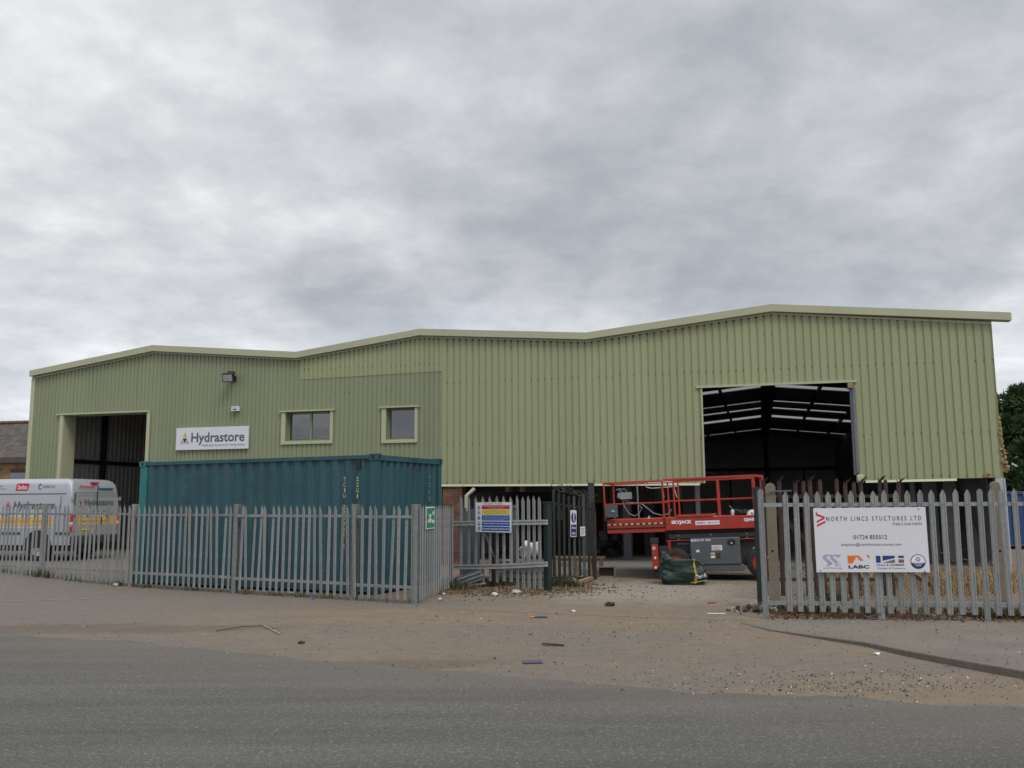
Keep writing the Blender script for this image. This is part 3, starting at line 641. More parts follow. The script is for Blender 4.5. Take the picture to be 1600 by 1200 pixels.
# dark clutter inside the opening, on the floor
# ---- floodlight, alarm box
fr=BF
o=thing('floodlight','black floodlight bracketed high on the green wall left of the windows','floodlight',BF.w(U(366,592),-.04,ZZ(366,592)),BF.a)
q=MB(); q.obox((0,-.27,.0),(.34,.12,.26),(R(24),0,R(14))); q.build('housing','black',o,bevel=.02)
q=MB(); q.obox((.015,-.333,-.028),(.27,.02,.19),(R(24),0,R(14))); q.build('lens','lgrey',o)
q=MB(); q.box(-.03,.03,-.22,.0,-.02,.02); q.box(-.09,.09,-.02,0,-.08,.08); q.build('bracket','black',o)
q=MB(); q.obox((.04,-.2,.14),(.20,.14,.10),(R(-10),0,0)); q.build('ballast_box','plastic',o,bevel=.01)
o=thing('alarm_box','small white alarm box with dark marks on the green wall','alarm box',BF.w(U(370.5,639.5),-.04,ZZ(370.5,643)),BF.a)
q=MB(); q.box(-.12,.12,-.09,0,0,.14); q.build('housing','white',o,bevel=.01)
q=MB(); q.box(-.08,.08,-.094,-.091,.045,.07); q.box(-.03,.05,-.094,-.091,.025,.044); q.box(-.10,.10,-.094,-.091,.10,.108); q.build('marking','dgrey_txt',o)
# ---- company sign on the wall
def tri(mb,cx,cy,w,h,y,mi,inv=False):
    p=[(cx-w/2,cy),(cx+w/2,cy),(cx,cy+h)] if not inv else [(cx-w/2,cy+h),(cx,cy),(cx+w/2,cy+h)]
    mb.add([(a,y,b) for a,b in p],[(0,1,2)],mi)
sx0,sz0=BF.at(275,703.5,-.07); sx1,sz1=BF.at(389,666,-.07); sw_,sh_=sx1-sx0,(BF.z(275,669,-.07)-sz0)
o=thing('company_sign','white sign reading Hydrastore with small triangle emblem on the green wall','sign',BF.w(sx0,-.04,sz0),BF.a)
q=MB(); q.box(0,sw_,-.05,0,0,sh_); q.build('panel','sign_white',o)
q=MB(); yt=-.054; s=sw_
ex=.125*s; tw=.062*s; th=.23*sh_
tri(q,ex,.57*sh_,tw*.95,th,yt,0); tri(q,ex,.29*sh_,tw,th,yt,1,True); tri(q,ex-tw*.62,.28*sh_,tw,th*.9,yt,2); tri(q,ex+tw*.62,.28*sh_,tw,th*.9,yt,2)
q.build('emblem',['syellow','dblue','lgrey'],o)
q=MB(); q.text('Hydrastore',(.215*s,yt,.20*sh_),X,Z,.735*s,.56*sh_,0,bold=.018); q.text('Hydraulic Systems & Components',(.375*s,yt,.12*sh_),X,Z,.585*s,.115*sh_,0); q.build('lettering','dgrey_txt',o)

# ================================================================ SHIPPING CONTAINER
CF=Frame((-2.53,16.74,0),R(-25.3))
ct=fthing('shipping_container','dark teal shipping container standing behind the grey palisade fence','shipping container',CF)
CL,CW,CHt=6.058,2.438,2.59
def corr(mb,L_,h0,h1,axis,pos,inward,pitch=.275,dep=.036,mi=0):
    x=.16
    while x<L_-.16-1e-6:
        x2=min(x+pitch,L_-.16); p=x2-x
        for a,b,ya,yb in ((0,.38,dep,dep),(.38,.5,dep,0),(.5,.88,0,0),(.88,1,0,dep)):
            if axis=='x': v=[(-x-a*p,pos+inward*(ya+.02),h0),(-x-b*p,pos+inward*(yb+.02),h0),(-x-b*p,pos+inward*(yb+.02),h1),(-x-a*p,pos+inward*(ya+.02),h1)]
            else: v=[(pos+inward*(ya+.02),x+a*p,h0),(pos+inward*(yb+.02),x+b*p,h0),(pos+inward*(yb+.02),x+b*p,h1),(pos+inward*(ya+.02),x+a*p,h1)]
            mb.add(v,[(0,1,2,3)],mi)
        x=x2
q=MB(); corr(q,CL,.20,2.50,'x',0,1,.30); q.build('side_panel','cont',ct)
q=MB(); corr(q,CL,.20,2.50,'x',CW,-1,.30); q.build('side_panel','cont',ct)
q=MB(); corr(q,CW,.20,2.50,'y',0,-1,.235,.045); q.build('end_panel','cont',ct)
q=MB(); corr(q,CW,.20,2.50,'y',-CL,1,.235,.045); q.build('door_panel','cont_light',ct)
q=MB()
for y0,y1 in ((0,.06),(CW-.06,CW)): q.box(-CL+.17,-.17,y0,y1,2.50,2.57); q.box(-CL+.17,-.17,y0,y1,.05,.20)
for x0,x1 in ((-.06,0),(-CL,-CL+.06)): q.box(x0,x1,.17,CW-.17,2.47,2.57); q.box(x0,x1,.17,CW-.17,.05,.20)
q.build('frame_rail','cont',ct)
q=MB(); q.box(-CL+.04,-.04,.04,CW-.04,2.54,2.565); q.build('roof_panel','cont',ct)
for (x0,y0,mm) in ((0,0,'cont'),(0,CW,'cont'),(-CL,0,'cont_light'),(-CL,CW,'cont_light')):
    xa=-.15 if x0==0 else -CL; ya=0 if y0==0 else CW-.15
    q=MB(); q.box(xa+.005,xa+(.145 if x0==0 else .21),ya+.005,ya+.145,.13,2.47); q.build('corner_post',mm,ct)
    for z0 in (0,2.47):
        q=MB(); q.box(xa-.012,xa+.162,ya-.012,ya+.162,z0,z0+.12); 
        q.box(xa+.045,xa+.105,ya-.016,ya-.011,z0+.025,z0+.095,1); q.box(xa+.161,xa+.166,ya+.045,ya+.105,z0+.025,z0+.095,1)
        q.build('corner_casting',[mm,'black'],ct,bevel=0)
def vtext(mb,s,px,pyt,pyb,x_local=None,mi=0,w=.062):
    n=len(s); x0,zt=CF.at(px,pyt,.0); zb=CF.z(px,pyb,.0); st=(zt-zb)/n
    for i,ch in enumerate(s):
        if ch==' ': continue
        mb.text(ch,(x0-w/2+(.02 if ch in '1I' else 0),-.004,zt-(i+1)*st+.012),X,Z,w if ch not in '1I' else .028,st*.74,mi,bold=.01)
q=MB(); q.box(-.98,-.96,-.0,.0,1,1.01) if False else None
vtext(q,'TCIU 220021 2',539,744,858); q.build('serial_lettering','cont_yellow',ct); q=MB(); vtext(q,'22G1 33',559,744,806); q.build('type_lettering','cont_yellow',ct)
q=MB(); q.box(CF.u(557,720),CF.u(563,720),-.002,.018,CF.z(557,733),CF.z(557,718)); q.build('data_plate','black',ct)
q=MB(); yy=CW*.78
for i,ch in enumerate('TCIU 220'):
    if ch!=' ': q.text(ch,(.004,yy,2.12-i*.135),Y,Z,.06 if ch not in '1I' else .02,.10,0,bold=.01)
q.build('faint_lettering','cont_faint',ct)

# ================================================================ PALISADE FENCES
def pale_mesh(h,w=.068,tip=.085,bolts=(),round_top=False,name='pale',m_='galv'):
    mb=MB(); sec=[(-.5,.014),(-.26,.0),(-.12,.010),(.12,.010),(.26,0),(.5,.014)]
    if round_top: tz=[h-.035,h-.006,h,h,h-.006,h-.035]
    else: tz=[h-tip,h-tip*.42,h-tip*.15,h-tip*.15,h-tip*.42,h-tip]
    n=len(sec); f_=[(x*w,y-.012) for x,y in sec]
    v=[(x,y,0) for x,y in f_]+[(x,y,t_) for (x,y),t_ in zip(f_,tz)]+[(x,y+.004,0) for x,y in f_]+[(x,y+.004,t_) for (x,y),t_ in zip(f_,tz)]
    fs=[]
    for i in range(n-1): fs+= [(i,i+1,n+i+1,n+i),(2*n+i+1,2*n+i,3*n+i,3*n+i+1),(n+i,n+i+1,3*n+i+1,3*n+i)]
    fs+=[(0,n,3*n,2*n),(n-1,3*n-1,4*n-1,2*n-1)]
    mb.add(v,fs)
    if not round_top: mb.add([(-.012,-.006,h-tip*.3),(.012,-.006,h-tip*.3),(0,-.006,h+.0),(0,.002,h)],[(0,1,2),(0,2,3),(1,3,2)])
    for z in bolts: mb.tube([(0,-.010,z),(0,.0,z)],.011,6)
    me=bpy.data.meshes.new(name); me.from_pydata([tuple(a) for a in mb.v],[],mb.f); me.materials.append(M[m_]); return me
def ibeam(mb,x,y,z0,z1,w=.10,d=.06,mi=0):
    mb.box(x-w/2,x+w/2,y,y+.008,z0,z1,mi); mb.box(x-w/2,x+w/2,y+d-.008,y+d,z0,z1,mi); mb.box(x-.004,x+.004,y+.008,y+d-.008,z0,z1,mi)
def rail(mb,x0,x1,y,z,h=.045,mi=0):
    mb.box(x0,x1,y,y+.006,z-h/2,z+h/2,mi); mb.box(x0,x1,y+.006,y+.045,z+h/2-.006,z+h/2,mi)
# -- long front run
P0,P1=gnd(0,905.5),gnd(650,944)
FA=frame2(P0,P1); LA=(P1-P0).length
xm=FA.u(-90,900)
fa=fthing('palisade_fence','long grey galvanised palisade fence in front of the van and teal container','fence',FA)
posts=[xm+.05]+[FA.u(p,860) for p in (63,204,365,551)]+[LA-.06]
topz=lambda x: 1.70-.05*max(0,min(1,x/LA))
pm=pale_mesh(1.58,w=.063,bolts=(.16,1.34))
for i,x in enumerate(posts):
    q=MB(); ibeam(q,x,.02,-.05,topz(x)+.00,.11 if i<5 else .13,.08); q.build('post','galv',fa,loc=None)
x=xm+.05; cnt=0
while x<LA-.10:
    if not any(abs(x-p)<.06 for p in posts):
        o=instance(pm,'pale',fa,(x,-.012+random.uniform(-.003,.003),topz(x)-1.60+random.uniform(-.006,.006))); o.rotation_euler=(R(random.choice((0,0,0,0,-1.5,2))),R(random.uniform(-.7,.7) if random.random()<.93 else random.uniform(-1.6,1.6)),R(random.uniform(-7,7))); cnt+=1
    x+=.1515
q=MB()
for a,b in zip(posts,posts[1:]):
    for dz in (.27,1.44): q=MB(); rail(q,a+.05,b-.05,.0,(topz(a)-1.60)+dz-.06 if dz<1 else topz(a)-.22); q.build('rail','galv',fa)
# -- return run towards the building
Q1=gnd(709,919)
FB=frame2(P1,Q1); LB=(Q1-P1).length
fb=fthing('palisade_fence','short run of grey palisade fence going back from the corner beside the container','fence',FB)
q=MB(); ibeam(q,.09,.02,-.05,1.65,.12,.08); q.build('post','galv',fb)
q=MB(); ibeam(q,LB-.02,.02,-.05,1.64,.10,.08); q.build('post','rust_brown',fb)
for z in (.22,1.42): q=MB(); rail(q,.1,LB,.0,z); q.build('rail','galv',fb)
x=.2
while x<LB-.1:
    o=instance(pm,'pale',fb,(x,-.012,.04+random.uniform(-.005,.005))); o.rotation_euler=(0,0,R(random.uniform(-4,4))); x+=.165
# green first aid / assembly sign on it
a,zt=FB.at(665.5,792,-.03); b=FB.u(678.5,792,-.03); zb=FB.z(665.5,827,-.03); w_=b-a; h_=zt-zb
o=thing('safety_sign','green and white assembly point sign on the short fence run beside the container','sign',FB.w(a,-.03,zb),FB.a)
q=MB(); q.box(0,w_,-.008,0,0,h_); q.build('panel','white',o)
q=MB(); q.box(.02,w_-.02,-.011,-.009,.02,h_-.02); q.build('green_field','sgreen',o)
q=MB(); cx,cz=w_*.42,h_*.5
for sx,sz in ((-1,-1),(1,-1),(-1,1),(1,1)):
    q.prism([(-.02,0),(.02,0),(.02,.7),(-.02,.7)],(cx+sx*w_*.30,-.014,cz+sz*h_*.20),Vector((.5,0,.5*sx)),Vector((-sx*w_*.24,0,-sz*h_*.18)),(0,.002,0)) 
q.tube([(cx,-.014,cz+.03),(cx,-.012,cz+.03)],.045,12); q.box(cx-.06,cx+.06,-.014,-.012,cz-.09,cz-.01); q.box(w_*.78,w_*.88,-.014,-.012,h_*.62,h_*.82); q.box(w_*.72,w_*.93,-.014,-.012,h_*.70,h_*.75); q.box(w_*.70,w_*.9,-.014,-.012,h_*.25,h_*.40)
q.build('symbol','white',o)
# -- loose gate panel with two rails, tied across the gap
G0=gnd(709,914); G1=gnd(856,925)
FG=frame2(G0,G1)
gp=fthing('loose_fence','loose galvanised palisade panel on two bright rails, holding the site safety notice','fence panel',FG)
def pline(px,pyt,pyb,fr=FG,d=0): x,zt=fr.at(px,pyt,d); return x,zt,fr.z(px,pyb,d)
for i,px_ in enumerate((721,733,744,755,766,777,787.5,798.5,808.5,817.5,826,834.5,843)):
    x,zt,zb=pline(px_,775+random.uniform(-1,1),(909 if i<8 else 920.5)+random.uniform(-1,1))
    xb=FG.u(px_+(0 if i<8 else 1.5),905)
    o=instance(pale_mesh(zt-zb,w=.075,tip=.10,m_='galv'),'pale',gp,(x,-.012,zb)); o.rotation_euler=(0,0,R(random.uniform(-8,8)))
def grail(ya,yb,wob=0):
    q=MB(); a,za=FG.at(709,ya,-.03); b,zb=FG.at(856,yb,-.03)
    n=6; pts=[(a+(b-a)*i/n,-.05,za+(zb-za)*i/n-wob*math.sin(math.pi*i/n)) for i in range(n+1)]
    for p,r_ in zip(pts,pts[1:]): 
        q.bar(Vector(p)+Vector((0,0,.035)),Vector(r_)+Vector((0,0,.035)),.03,.028); q.bar(Vector(p)-Vector((0,0,.030)),Vector(r_)-Vector((0,0,.030)),.03,.026); q.bar(Vector(p)+Vector((0,.012,0)),Vector(r_)+Vector((0,.012,0)),.008,.07)
    q.build('rail','galv_new',gp)
grail(818,816); grail(886,881.5,.015)
# grey sheets standing behind it
q=MB(); a,zt=FG.at(722,796,.35); b=FG.u(749,796,.35); n=4
for i in range(n):
    xa=a+(b-a)*i/n; q.box(xa+.005,xa+(b-a)/n-.005,.35,.36,.1,zt-.02*(i%2)+random.uniform(-.02,.03))
q=q.build('steel_sheet','sheet_grey'); q.location=FG.o; q.rotation_euler=(0,0,FG.a); tag(q,'blue-grey steel sheets leaning upright behind the left end of the loose palisade panel','metal sheets')
q=MB(); a,zt=FG.at(800,794,.3); b=FG.u(806,794,.3); q.box(a-.02,b+.03,.3,.312,.35,zt,0); q.tube([((a+b)/2,.3,zt),((a+b)/2,.312,zt)],.062,12)
q=q.build('steel_plate','sheet_grey'); q.location=FG.o; q.rotation_euler=(0,0,FG.a); tag(q,'single narrow grey steel plate with rounded top standing right of the site notice','metal sheet')
# struts
q=MB(); q.bar((FG.u(757,835,.5),.5,FG.z(757,835,.5)),(FG.u(775,880,.5),.5,FG.z(775,880,.5)),.05,.05); q=q.build('diagonal_strut','steel_dark'); q.location=FG.o; q.rotation_euler=(0,0,FG.a); tag(q,'dark diagonal steel strut behind the loose palisade panel under the notice','strut')
q=MB(); x=FG.u(770,890,.1); q.box(x-.04,x+.04,.1,.18,0,FG.z(770,870,.1)); q=q.build('stub_post','rust_brown'); q.location=FG.o; q.rotation_euler=(0,0,FG.a); tag(q,'short rusty stub post behind the bottom rail of the loose panel','post')
# site safety notice
a,zt=FG.at(743.5,785,-.09); b=FG.u(799,785,-.09); zb=FG.z(744,831,-.09); w_,h_=b-a,zt-zb
o=thing('site_notice','white site safety notice with red, yellow and blue bands tied to the loose panel','sign',FG.w(a,-.09,zb),FG.a)
q=MB(); q.box(0,w_,-.006,0,0,h_); q.build('panel','white',o)
q=MB(); yy=-.009
bands=[(.77,.90,0),(.60,.745,1),(.39,.57,2),(.215,.355,3),(.045,.185,3)]
for z0,z1,mi in bands: q.box(w_*.18,w_*.96,yy,-.007,h_*z0,h_*z1,mi)
q.build('colour_band',['sred','yellow','mblue','sblue'],o)
q=MB(); yt=-.012
q.text('SITE SAFETY NOTICE',(w_*.24,yt+.003,h_*.925),X,Z,w_*.52,h_*.045,1)
q.text('Unauthorised entry to this site',(w_*.22,yt,h_*.845),X,Z,w_*.70,h_*.04,0); q.text('is strictly prohibited',(w_*.34,yt,h_*.785),X,Z,w_*.45,h_*.04,0)
for i,(s_,x0,x1) in enumerate((('Warning, construction work',.26,.86),('Dangerous materials and machinery',.21,.93),('Parents are advised to warn',.27,.88))): q.text(s_,(w_*x0,yt,h_*(.71-.045*i)),X,Z,w_*(x1-x0),h_*.030,1)
for i in range(4): q.text('All visitors and drivers must report to site office',(w_*.21,yt,h_*(.535-.042*i)),X,Z,w_*(.72-.12*(i==3)),h_*.026,0)
q.text('Safety helmets must be worn',(w_*.21,yt,h_*.255),X,Z,w_*.73,h_*.065,0,bold=.02); q.text('Protective footwear must be worn',(w_*.20,yt,h_*.085),X,Z,w_*.75,h_*.065,0,bold=.02)
q.build('lettering',['white','dgrey_txt'],o)
q=MB(); cx=w_*.10
q.tube([(cx,yt,h_*.83),(cx,-.007,h_*.83)],h_*.062,16,0); q.tube([(cx,yt-.001,h_*.83),(cx,-.007,h_*.83)],h_*.045,16,3); q.box(cx-.01,cx+.012,yt-.003,yt-.001,h_*.80,h_*.865,2)
q.prism([(-.065,0),(.065,0),(0,.12)],(cx,-.007,h_*.61),Vector((h_,0,0)),Vector((0,0,h_)),(0,-.004,0),2); q.prism([(-.048,0),(.048,0),(0,.09)],(cx,-.010,h_*.62),Vector((h_,0,0)),Vector((0,0,h_)),(0,-.003,0),1); q.box(cx-.004,cx+.004,-.016,-.013,h_*.635,h_*.69,2)
for zz in (.48,.285,.115):
    q.tube([(cx,yt,h_*zz),(cx,-.007,h_*zz)],h_*.062,16,4)
q.box(cx-.008,cx+.008,-.015,-.012,h_*.47,h_*.525,3); q.box(cx-.008,cx+.008,-.015,-.012,h_*.44,h_*.455,3)
q.box(cx-.035,cx+.035,-.015,-.012,h_*.27,h_*.285,3); q.tube([(cx,-.015,h_*.30),(cx,-.012,h_*.30)],h_*.026,10,3)
q.box(cx-.02,cx+.0,-.015,-.012,h_*.09,h_*.15,3); q.box(cx-.02,cx+.03,-.015,-.012,h_*.08,h_*.098,3)
q.build('symbol',['sred','yellow','black','white','sblue'],o)
# ---- dark gate leaf standing open with barbed top
H0=gnd(858,919); H1=gnd(934,905)
FH=frame2(H0,H1)
gt=fthing('gate_leaf','dark rusty palisade gate leaf with barbed top standing open beside the loose panel','gate',FH)
LH=(H1-H0).length
for i,px_ in enumerate((864,872,880,888,896,904,910.5,918,925)):
    pyt=(757,762,765,768,768,771,765,775,777)[i]; x,zt=FH.at(px_,pyt+6); zb=FH.z(px_,901)
    o=instance(pale_mesh(zt-zb,w=.060,tip=.03,m_='gate_edge' if i in (4,6) else 'gate_dark'),'pale',gt,(x,-.014,zb)); o.rotation_euler=(0,0,R(-42+random.uniform(-8,8)))
q=MB()
za,zb_=FH.z(861,786),FH.z(932,797); q.bar((FH.u(861,786),.02,za),(FH.u(932,797),.02,zb_),.03,.05); q.build('rail','gate_dark',gt); q=MB(); q.bar((FH.u(861,903),.02,FH.z(864,903)),(FH.u(932,900),.02,FH.z(932,903)),.03,.05)
q.build('rail','gate_dark',gt)
q=MB(); x=FH.u(931,850); q.box(x-.035,x+.035,.0,.07,FH.z(931,905),FH.z(931,800)); q.build('stile','rust_brown',gt)
q=MB(); x=FH.u(861,850); q.box(x-.04,x+.04,.0,.08,FH.z(861,905),FH.z(861,784)); q.build('stile','gate_dark',gt)
q=MB(); 
for i in range(60):       # barbed tangles along the top
    t=random.random(); px_=862+70*t; py_=758+17*t+random.uniform(-4,8); x,z=FH.at(px_,py_); q.bar((x,random.uniform(-.05,.05),z),(x+random.uniform(-.06,.06),random.uniform(-.08,.08),z+random.uniform(-.05,.06)),.012,.012)
n=60; q.tube([(FH.at(862+70*i/n,762+15*i/n)[0]+.05*math.cos(i*1.3),.05*math.sin(i*2.1),FH.at(862+70*i/n,762+15*i/n)[1]+.05*math.sin(i*1.3)) for i in range(n+1)],.008,4); q.build('barbed_wire','gate_dark',gt)
# backing plates with rust showing between the pales
q=MB(); q.box(FH.u(876,800),FH.u(887,800),.08,.09,FH.z(880,812),FH.z(880,792)); q.build('lock_plate','rust',gt)
# gate post left (dark blue green)
x0=FG.u(849,850,.05); x1=FG.u(856,850,.05)
o=MB(); o.box(x0,x1,.05,.05+(x1-x0),0,FG.z(853,787,.05)); o.box(x0-.01,x1+.01,.04,.06+(x1-x0),FG.z(853,787,.05),FG.z(853,786,.05)+.02)
o=o.build('gate_post','post_green',bevel=.01); o.location=FG.o; o.rotation_euler=(0,0,FG.a); tag(o,'square dark green gate post between the loose panel and the dark gate leaf','post')
# far post right of leaf
K=gnd(929,903); o=MB(); o.box(-.07,.07,-.07,.07,0,2.12); o=o.build('gate_post','steel_dark',bevel=.01); o.location=(K.x-.0,K.y+.5,0); tag(o,'tall square dark steel post behind the open end of the gate leaf','post')
# keep clear sign, paper
a,zt=FH.at(890.5,797,-.05); b=FH.u(900,797,-.05); zb=FH.z(890,839,-.05); w_,h_=b-a,zt-zb
o=thing('keep_clear_sign','narrow blue and white keep clear sign on the dark gate leaf','sign',FH.w(a,-.05,zb),FH.a); o.rotation_euler=(0,R(1.5),FH.a)
q=MB(); q.box(0,w_,-.006,0,0,h_); q.build('panel','white',o)
q=MB(); q.box(.02,w_-.02,-.009,-.007,.02,h_*.46,0)
q.prism([(math.cos(i*math.pi/12)*.40*w_,math.sin(i*math.pi/12)*.20*h_) for i in range(24)],(w_/2,-.007,h_*.73),X,Z,(0,-.003,0),0); q.build('blue_field','dblue',o)
q=MB(); q.prism([(-.05*w_,-.03),(.05*w_,-.03),(.10*w_,.15),(-.10*w_,.15)],(w_/2,-.011,h_*.70),X,Z,(0,-.003,0)); q.tube([(w_/2,-.014,h_*.62),(w_/2,-.011,h_*.62)],w_*.08,10)
q.text('Keep',(w_*.2,-.012,h_*.27),X,Z,w_*.62,h_*.13,0,bold=.02); q.text('clear',(w_*.2,-.012,h_*.09),X,Z,w_*.62,h_*.11,0,bold=.02); q.build('lettering','white',o)
a,zt=FH.at(906.5,823,-.05); b=FH.u(914,823,-.05); zb=FH.z(906,838,-.05); w_,h_=b-a,zt-zb
o=thing('paper_notice','small white paper notice pinned right of the keep clear sign','notice',FH.w(a,-.05,zb),FH.a)
q=MB(); q.box(0,w_,-.004,0,0,h_); q.build('sheet','paper',o)
q=MB()
for i in range(4): q.box(w_*.15,w_*(.85-.15*(i%2)),-.006,-.0045,h_*(.78-.2*i),h_*(.84-.2*i))
q.build('marking','grey_txt',o)
# ---- right-hand side: gate post, lone pale, concrete post, fence
GP=gnd(1190,950)
o=MB(); o.tube([(0,0,0),(0,0,1.72),],.06,16); o.tube([(0,0,1.72),(0,0,1.80)],.068,16); o=o.build('gate_post','post_green',smooth=False); zt=1.65+ (785-762)/1400*GP.y
o.location=GP; o.scale=(1,1,zt/1.80); tag(o,'thick round dark green gate post at the left end of the right-hand fence','post')
FRp0=gnd(1197,964.5,0.02); FRp1=gnd(1600,966,.05)
FR=frame2(Vector((FRp0.x,FRp0.y,0)),Vector((FRp1.x,FRp1.y,0)))
rf=fthing('palisade_fence','grey palisade fence on the right carrying the big white company board','fence',FR)
o=instance(pale_mesh(FR.z(1192,764)-.02,w=.085,round_top=True),'pale',rf,(0,-.012,.02)); o.name='end_pale'; o.rotation_euler=(0,R(-.3),R(12))
pxs=[1226,1242.6,1259.4,1276.6,1293.6,1310.4,1328.6,1346,1363.6,1381,1399,1417.5,1435.6,1454,1472,1491,1510,1529,1547,1565.6,1584.4]
uu=[FR.u(p,775) for p in pxs]; sp=(uu[-1]-uu[0])/(len(uu)-1)
allu=uu+[uu[-1]+sp*(i+1) for i in range(16)]
for i,x in enumerate(allu):
    t=min(1,i/20); pyt=768-6*t+ (1 if i%3 else 0); 
    zt=FR.z(pxs[i],pyt) if i<21 else FR.z(pxs[20],762); zb=FR.z(pxs[i],955+7*t) if i<21 else FR.z(pxs[20],962)
    if i==17: zb=FR.z(1529,974)
    o=instance(pale_mesh(zt-zb,w=.078,tip=.075,bolts=(FR.z(1400,944)-zb,FR.z(1400,788)-zb),round_top=(i==17)),'pale',rf,(x,-.014,zb)); o.rotation_euler=(0,R(random.uniform(-.5,.5)),R(random.uniform(-5,5)))
for y in (788,944): q=MB(); rail(q,0,allu[-1]+.1,0,FR.z(1400,y),.055); q.build('rail','galv',rf)
for x in (uu[8]+.03,uu[8]+2.8):
    q=MB(); ibeam(q,x,.01,0,FR.z(1400,775),.09,.07); 
    q.build('post','galv',rf)
# big company board
a,zt=FR.at(1271,794,-.05); b=FR.u(1446,790,-.05); zb=FR.z(1275,894,-.05); w_,h_=b-a,zt-zb
o=thing('company_board','large white board reading North Lincs Stuctures Ltd with small logos on the right fence','sign',FR.w(a,-.05,zb),FR.a)
o.rotation_euler=(0,R(-.35),FR.a)
q=MB(); q.box(0,w_,-.01,0,0,h_); q.build('panel','sign_white',o)
def bx_(px,py): return ((px-100)/1400.0*w_, (915-py)/820.0*h_)   # crop measures -> board coordinates
yt=-.0135
q=MB()
def pl(pts,mi): q.add([(bx_(*p)[0],yt,bx_(*p)[1]) for p in pts],[tuple(range(len(pts)))],mi)
pl([(130,160),(235,205),(238,225),(130,190)],0); pl([(238,207),(238,230),(135,285),(135,262)],0); pl([(243,258),(243,282),(138,335),(135,312)],0); q.build('red_emblem','sred',o)
q=MB()
def tx(s_,x0,y1,x1,y0,mi=0,bold=0,shear=0): A=bx_(x0,y1);B=bx_(x1,y0); q.text(s_,(A[0],yt,A[1]),X,Z,B[0]-A[0],B[1]-A[1],mi,bold,shear)
tx('N O R T H   L I N C S   S T U C T U R E S   L T D',258,262,1440,205,0,.006); tx("STEEL'S OUR FORTE",1080,322,1445,292); tx('01724 855512',585,497,1003,443,0,.006); tx('enquiries@northlincsstructures.com',425,590,1172,545)
q.build('lettering','grey_txt',o)
q=MB()
def pl(pts,mi): q.add([(bx_(*p)[0],yt,bx_(*p)[1]) for p in pts],[tuple(range(len(pts)))],mi)
pl([(215,690),(305,690),(290,705),(235,705),(225,720),(290,780),(232,830),(180,725)],0) if False else None
pl([(215,692),(305,692),(292,708),(238,708)],0); pl([(215,692),(238,708),(222,722),(180,726)],0); pl([(180,726),(222,722),(300,795),(262,812)],0); pl([(300,795),(310,800),(262,832),(222,832),(262,800)],0)
pl([(310,692),(418,692),(405,706),(330,706)],0); pl([(300,700),(330,706),(312,724),(275,730)],0); pl([(275,730),(312,724),(380,790),(345,800)],0); pl([(350,712),(400,712),(392,724),(362,724)],0)
tx('SCI',335,832,400,806,1); tx('Steel Knowledge',185,875,430,850,1)
q.build('purple_logo',['lilac','purple'],o)
q=MB(); pl([(497,705),(540,705),(540,755),(515,800),(497,800)],0); pl([(545,705),(590,702),(612,715),(555,802),(515,802)],0); pl([(590,702),(635,702),(695,768),(650,768),(612,715)],0); pl([(730,698),(770,698),(770,745)],0)
tx('LABC',502,868,760,825,1,bold=.03); q.build('orange_logo',['orange','black'],o)
q=MB(); pl([(848,708),(905,708),(905,795),(848,795)],0); pl([(930,708),(1080,708),(1080,735),(930,770)],0); pl([(1125,708),(1192,708),(1192,735),(1125,735)],0); pl([(930,796),(1080,755),(1080,796)],1); pl([(1125,755),(1192,755),(1192,796),(1125,796)],1)
tx('HULL & HUMBER',852,835,1195,812,0,bold=.01); tx('Chamber of Commerce',855,875,1200,852,2); q.build('blue_logo',['dblue','brown_sign','grey_txt'],o)
q=MB(); c_=bx_(1363,782); r_=92/1400*w_
arc=[(math.cos(i*math.pi/16)*r_,math.sin(i*math.pi/16)*r_) for i in range(32)]
q.prism(arc,(c_[0],-.010,c_[1]),X,Z,(0,-.003,0),0); q.prism([(x*.9,y*.9) for x,y in arc],(c_[0],-.013,c_[1]),X,Z,(0,-.002,0),1)
q.prism([(x*.9,y*.9) for x,y in arc if y<=-.05*r_],(c_[0],-.0155,c_[1]),X,Z,(0,-.002,0),0)
for k_ in range(6): an=k_*math.pi/3; q.tube([(c_[0]+math.cos(an)*r_*.22,-.018,c_[1]+r_*.33+math.sin(an)*r_*.22),(c_[0]+math.cos(an)*r_*.22,-.0155,c_[1]+r_*.33+math.sin(an)*r_*.22)],r_*.085,8,0)
q.box(c_[0]-r_*.6,c_[0]+r_*.6,-.019,-.018,c_[1]-r_*.35,c_[1]-r_*.28,1); q.box(c_[0]-r_*.35,c_[0]+r_*.35,-.019,-.018,c_[1]-r_*.6,c_[1]-r_*.53,1)
q.build('round_emblem',['dblue','white'],o)
q=MB()
for p in ((137,152),(1412,120),(147,893),(1437,903)): c2=bx_(*p); q.tube([(c2[0],-.016,c2[1]),(c2[0],-.01,c2[1])],.008,8)
q.build('screw','steel_dark',o)
# ---- concrete posts behind
def cpost(px,pyb,pyt,wpx,label,rust=False):
    p=gnd(px,pyb); zt=CH+(785-pyt)/1400*p.y; w=wpx/1400*p.y
    o=thing('concrete_post',label,'post',p,R(-15),'concrete posts of the old boundary'); q=MB(); q.prism([(-w/2,0),(w/2,0),(w/2,zt-w*.4),(w*.35,zt-w*.1),(0,zt),(-w*.35,zt-w*.1),(-w/2,zt-w*.4)],(0,-w/2,0),X,Z,(0,w,0)); q.build('shaft','conc_post',o,bevel=.012)
    q=MB(); q.tube([(-.01,-w/2-.004,zt*.42),(-.01,-w/2,zt*.42)],.022,8); q.build('bolt_hole','black',o)
    return p,zt,w
c1,cz1,cw1=cpost(1211,938,756,15,'round topped concrete post just right of the green gate post')
c2,cz2,cw2=cpost(1568,940,755,13,'round topped concrete post standing by the pale end column of the warehouse')
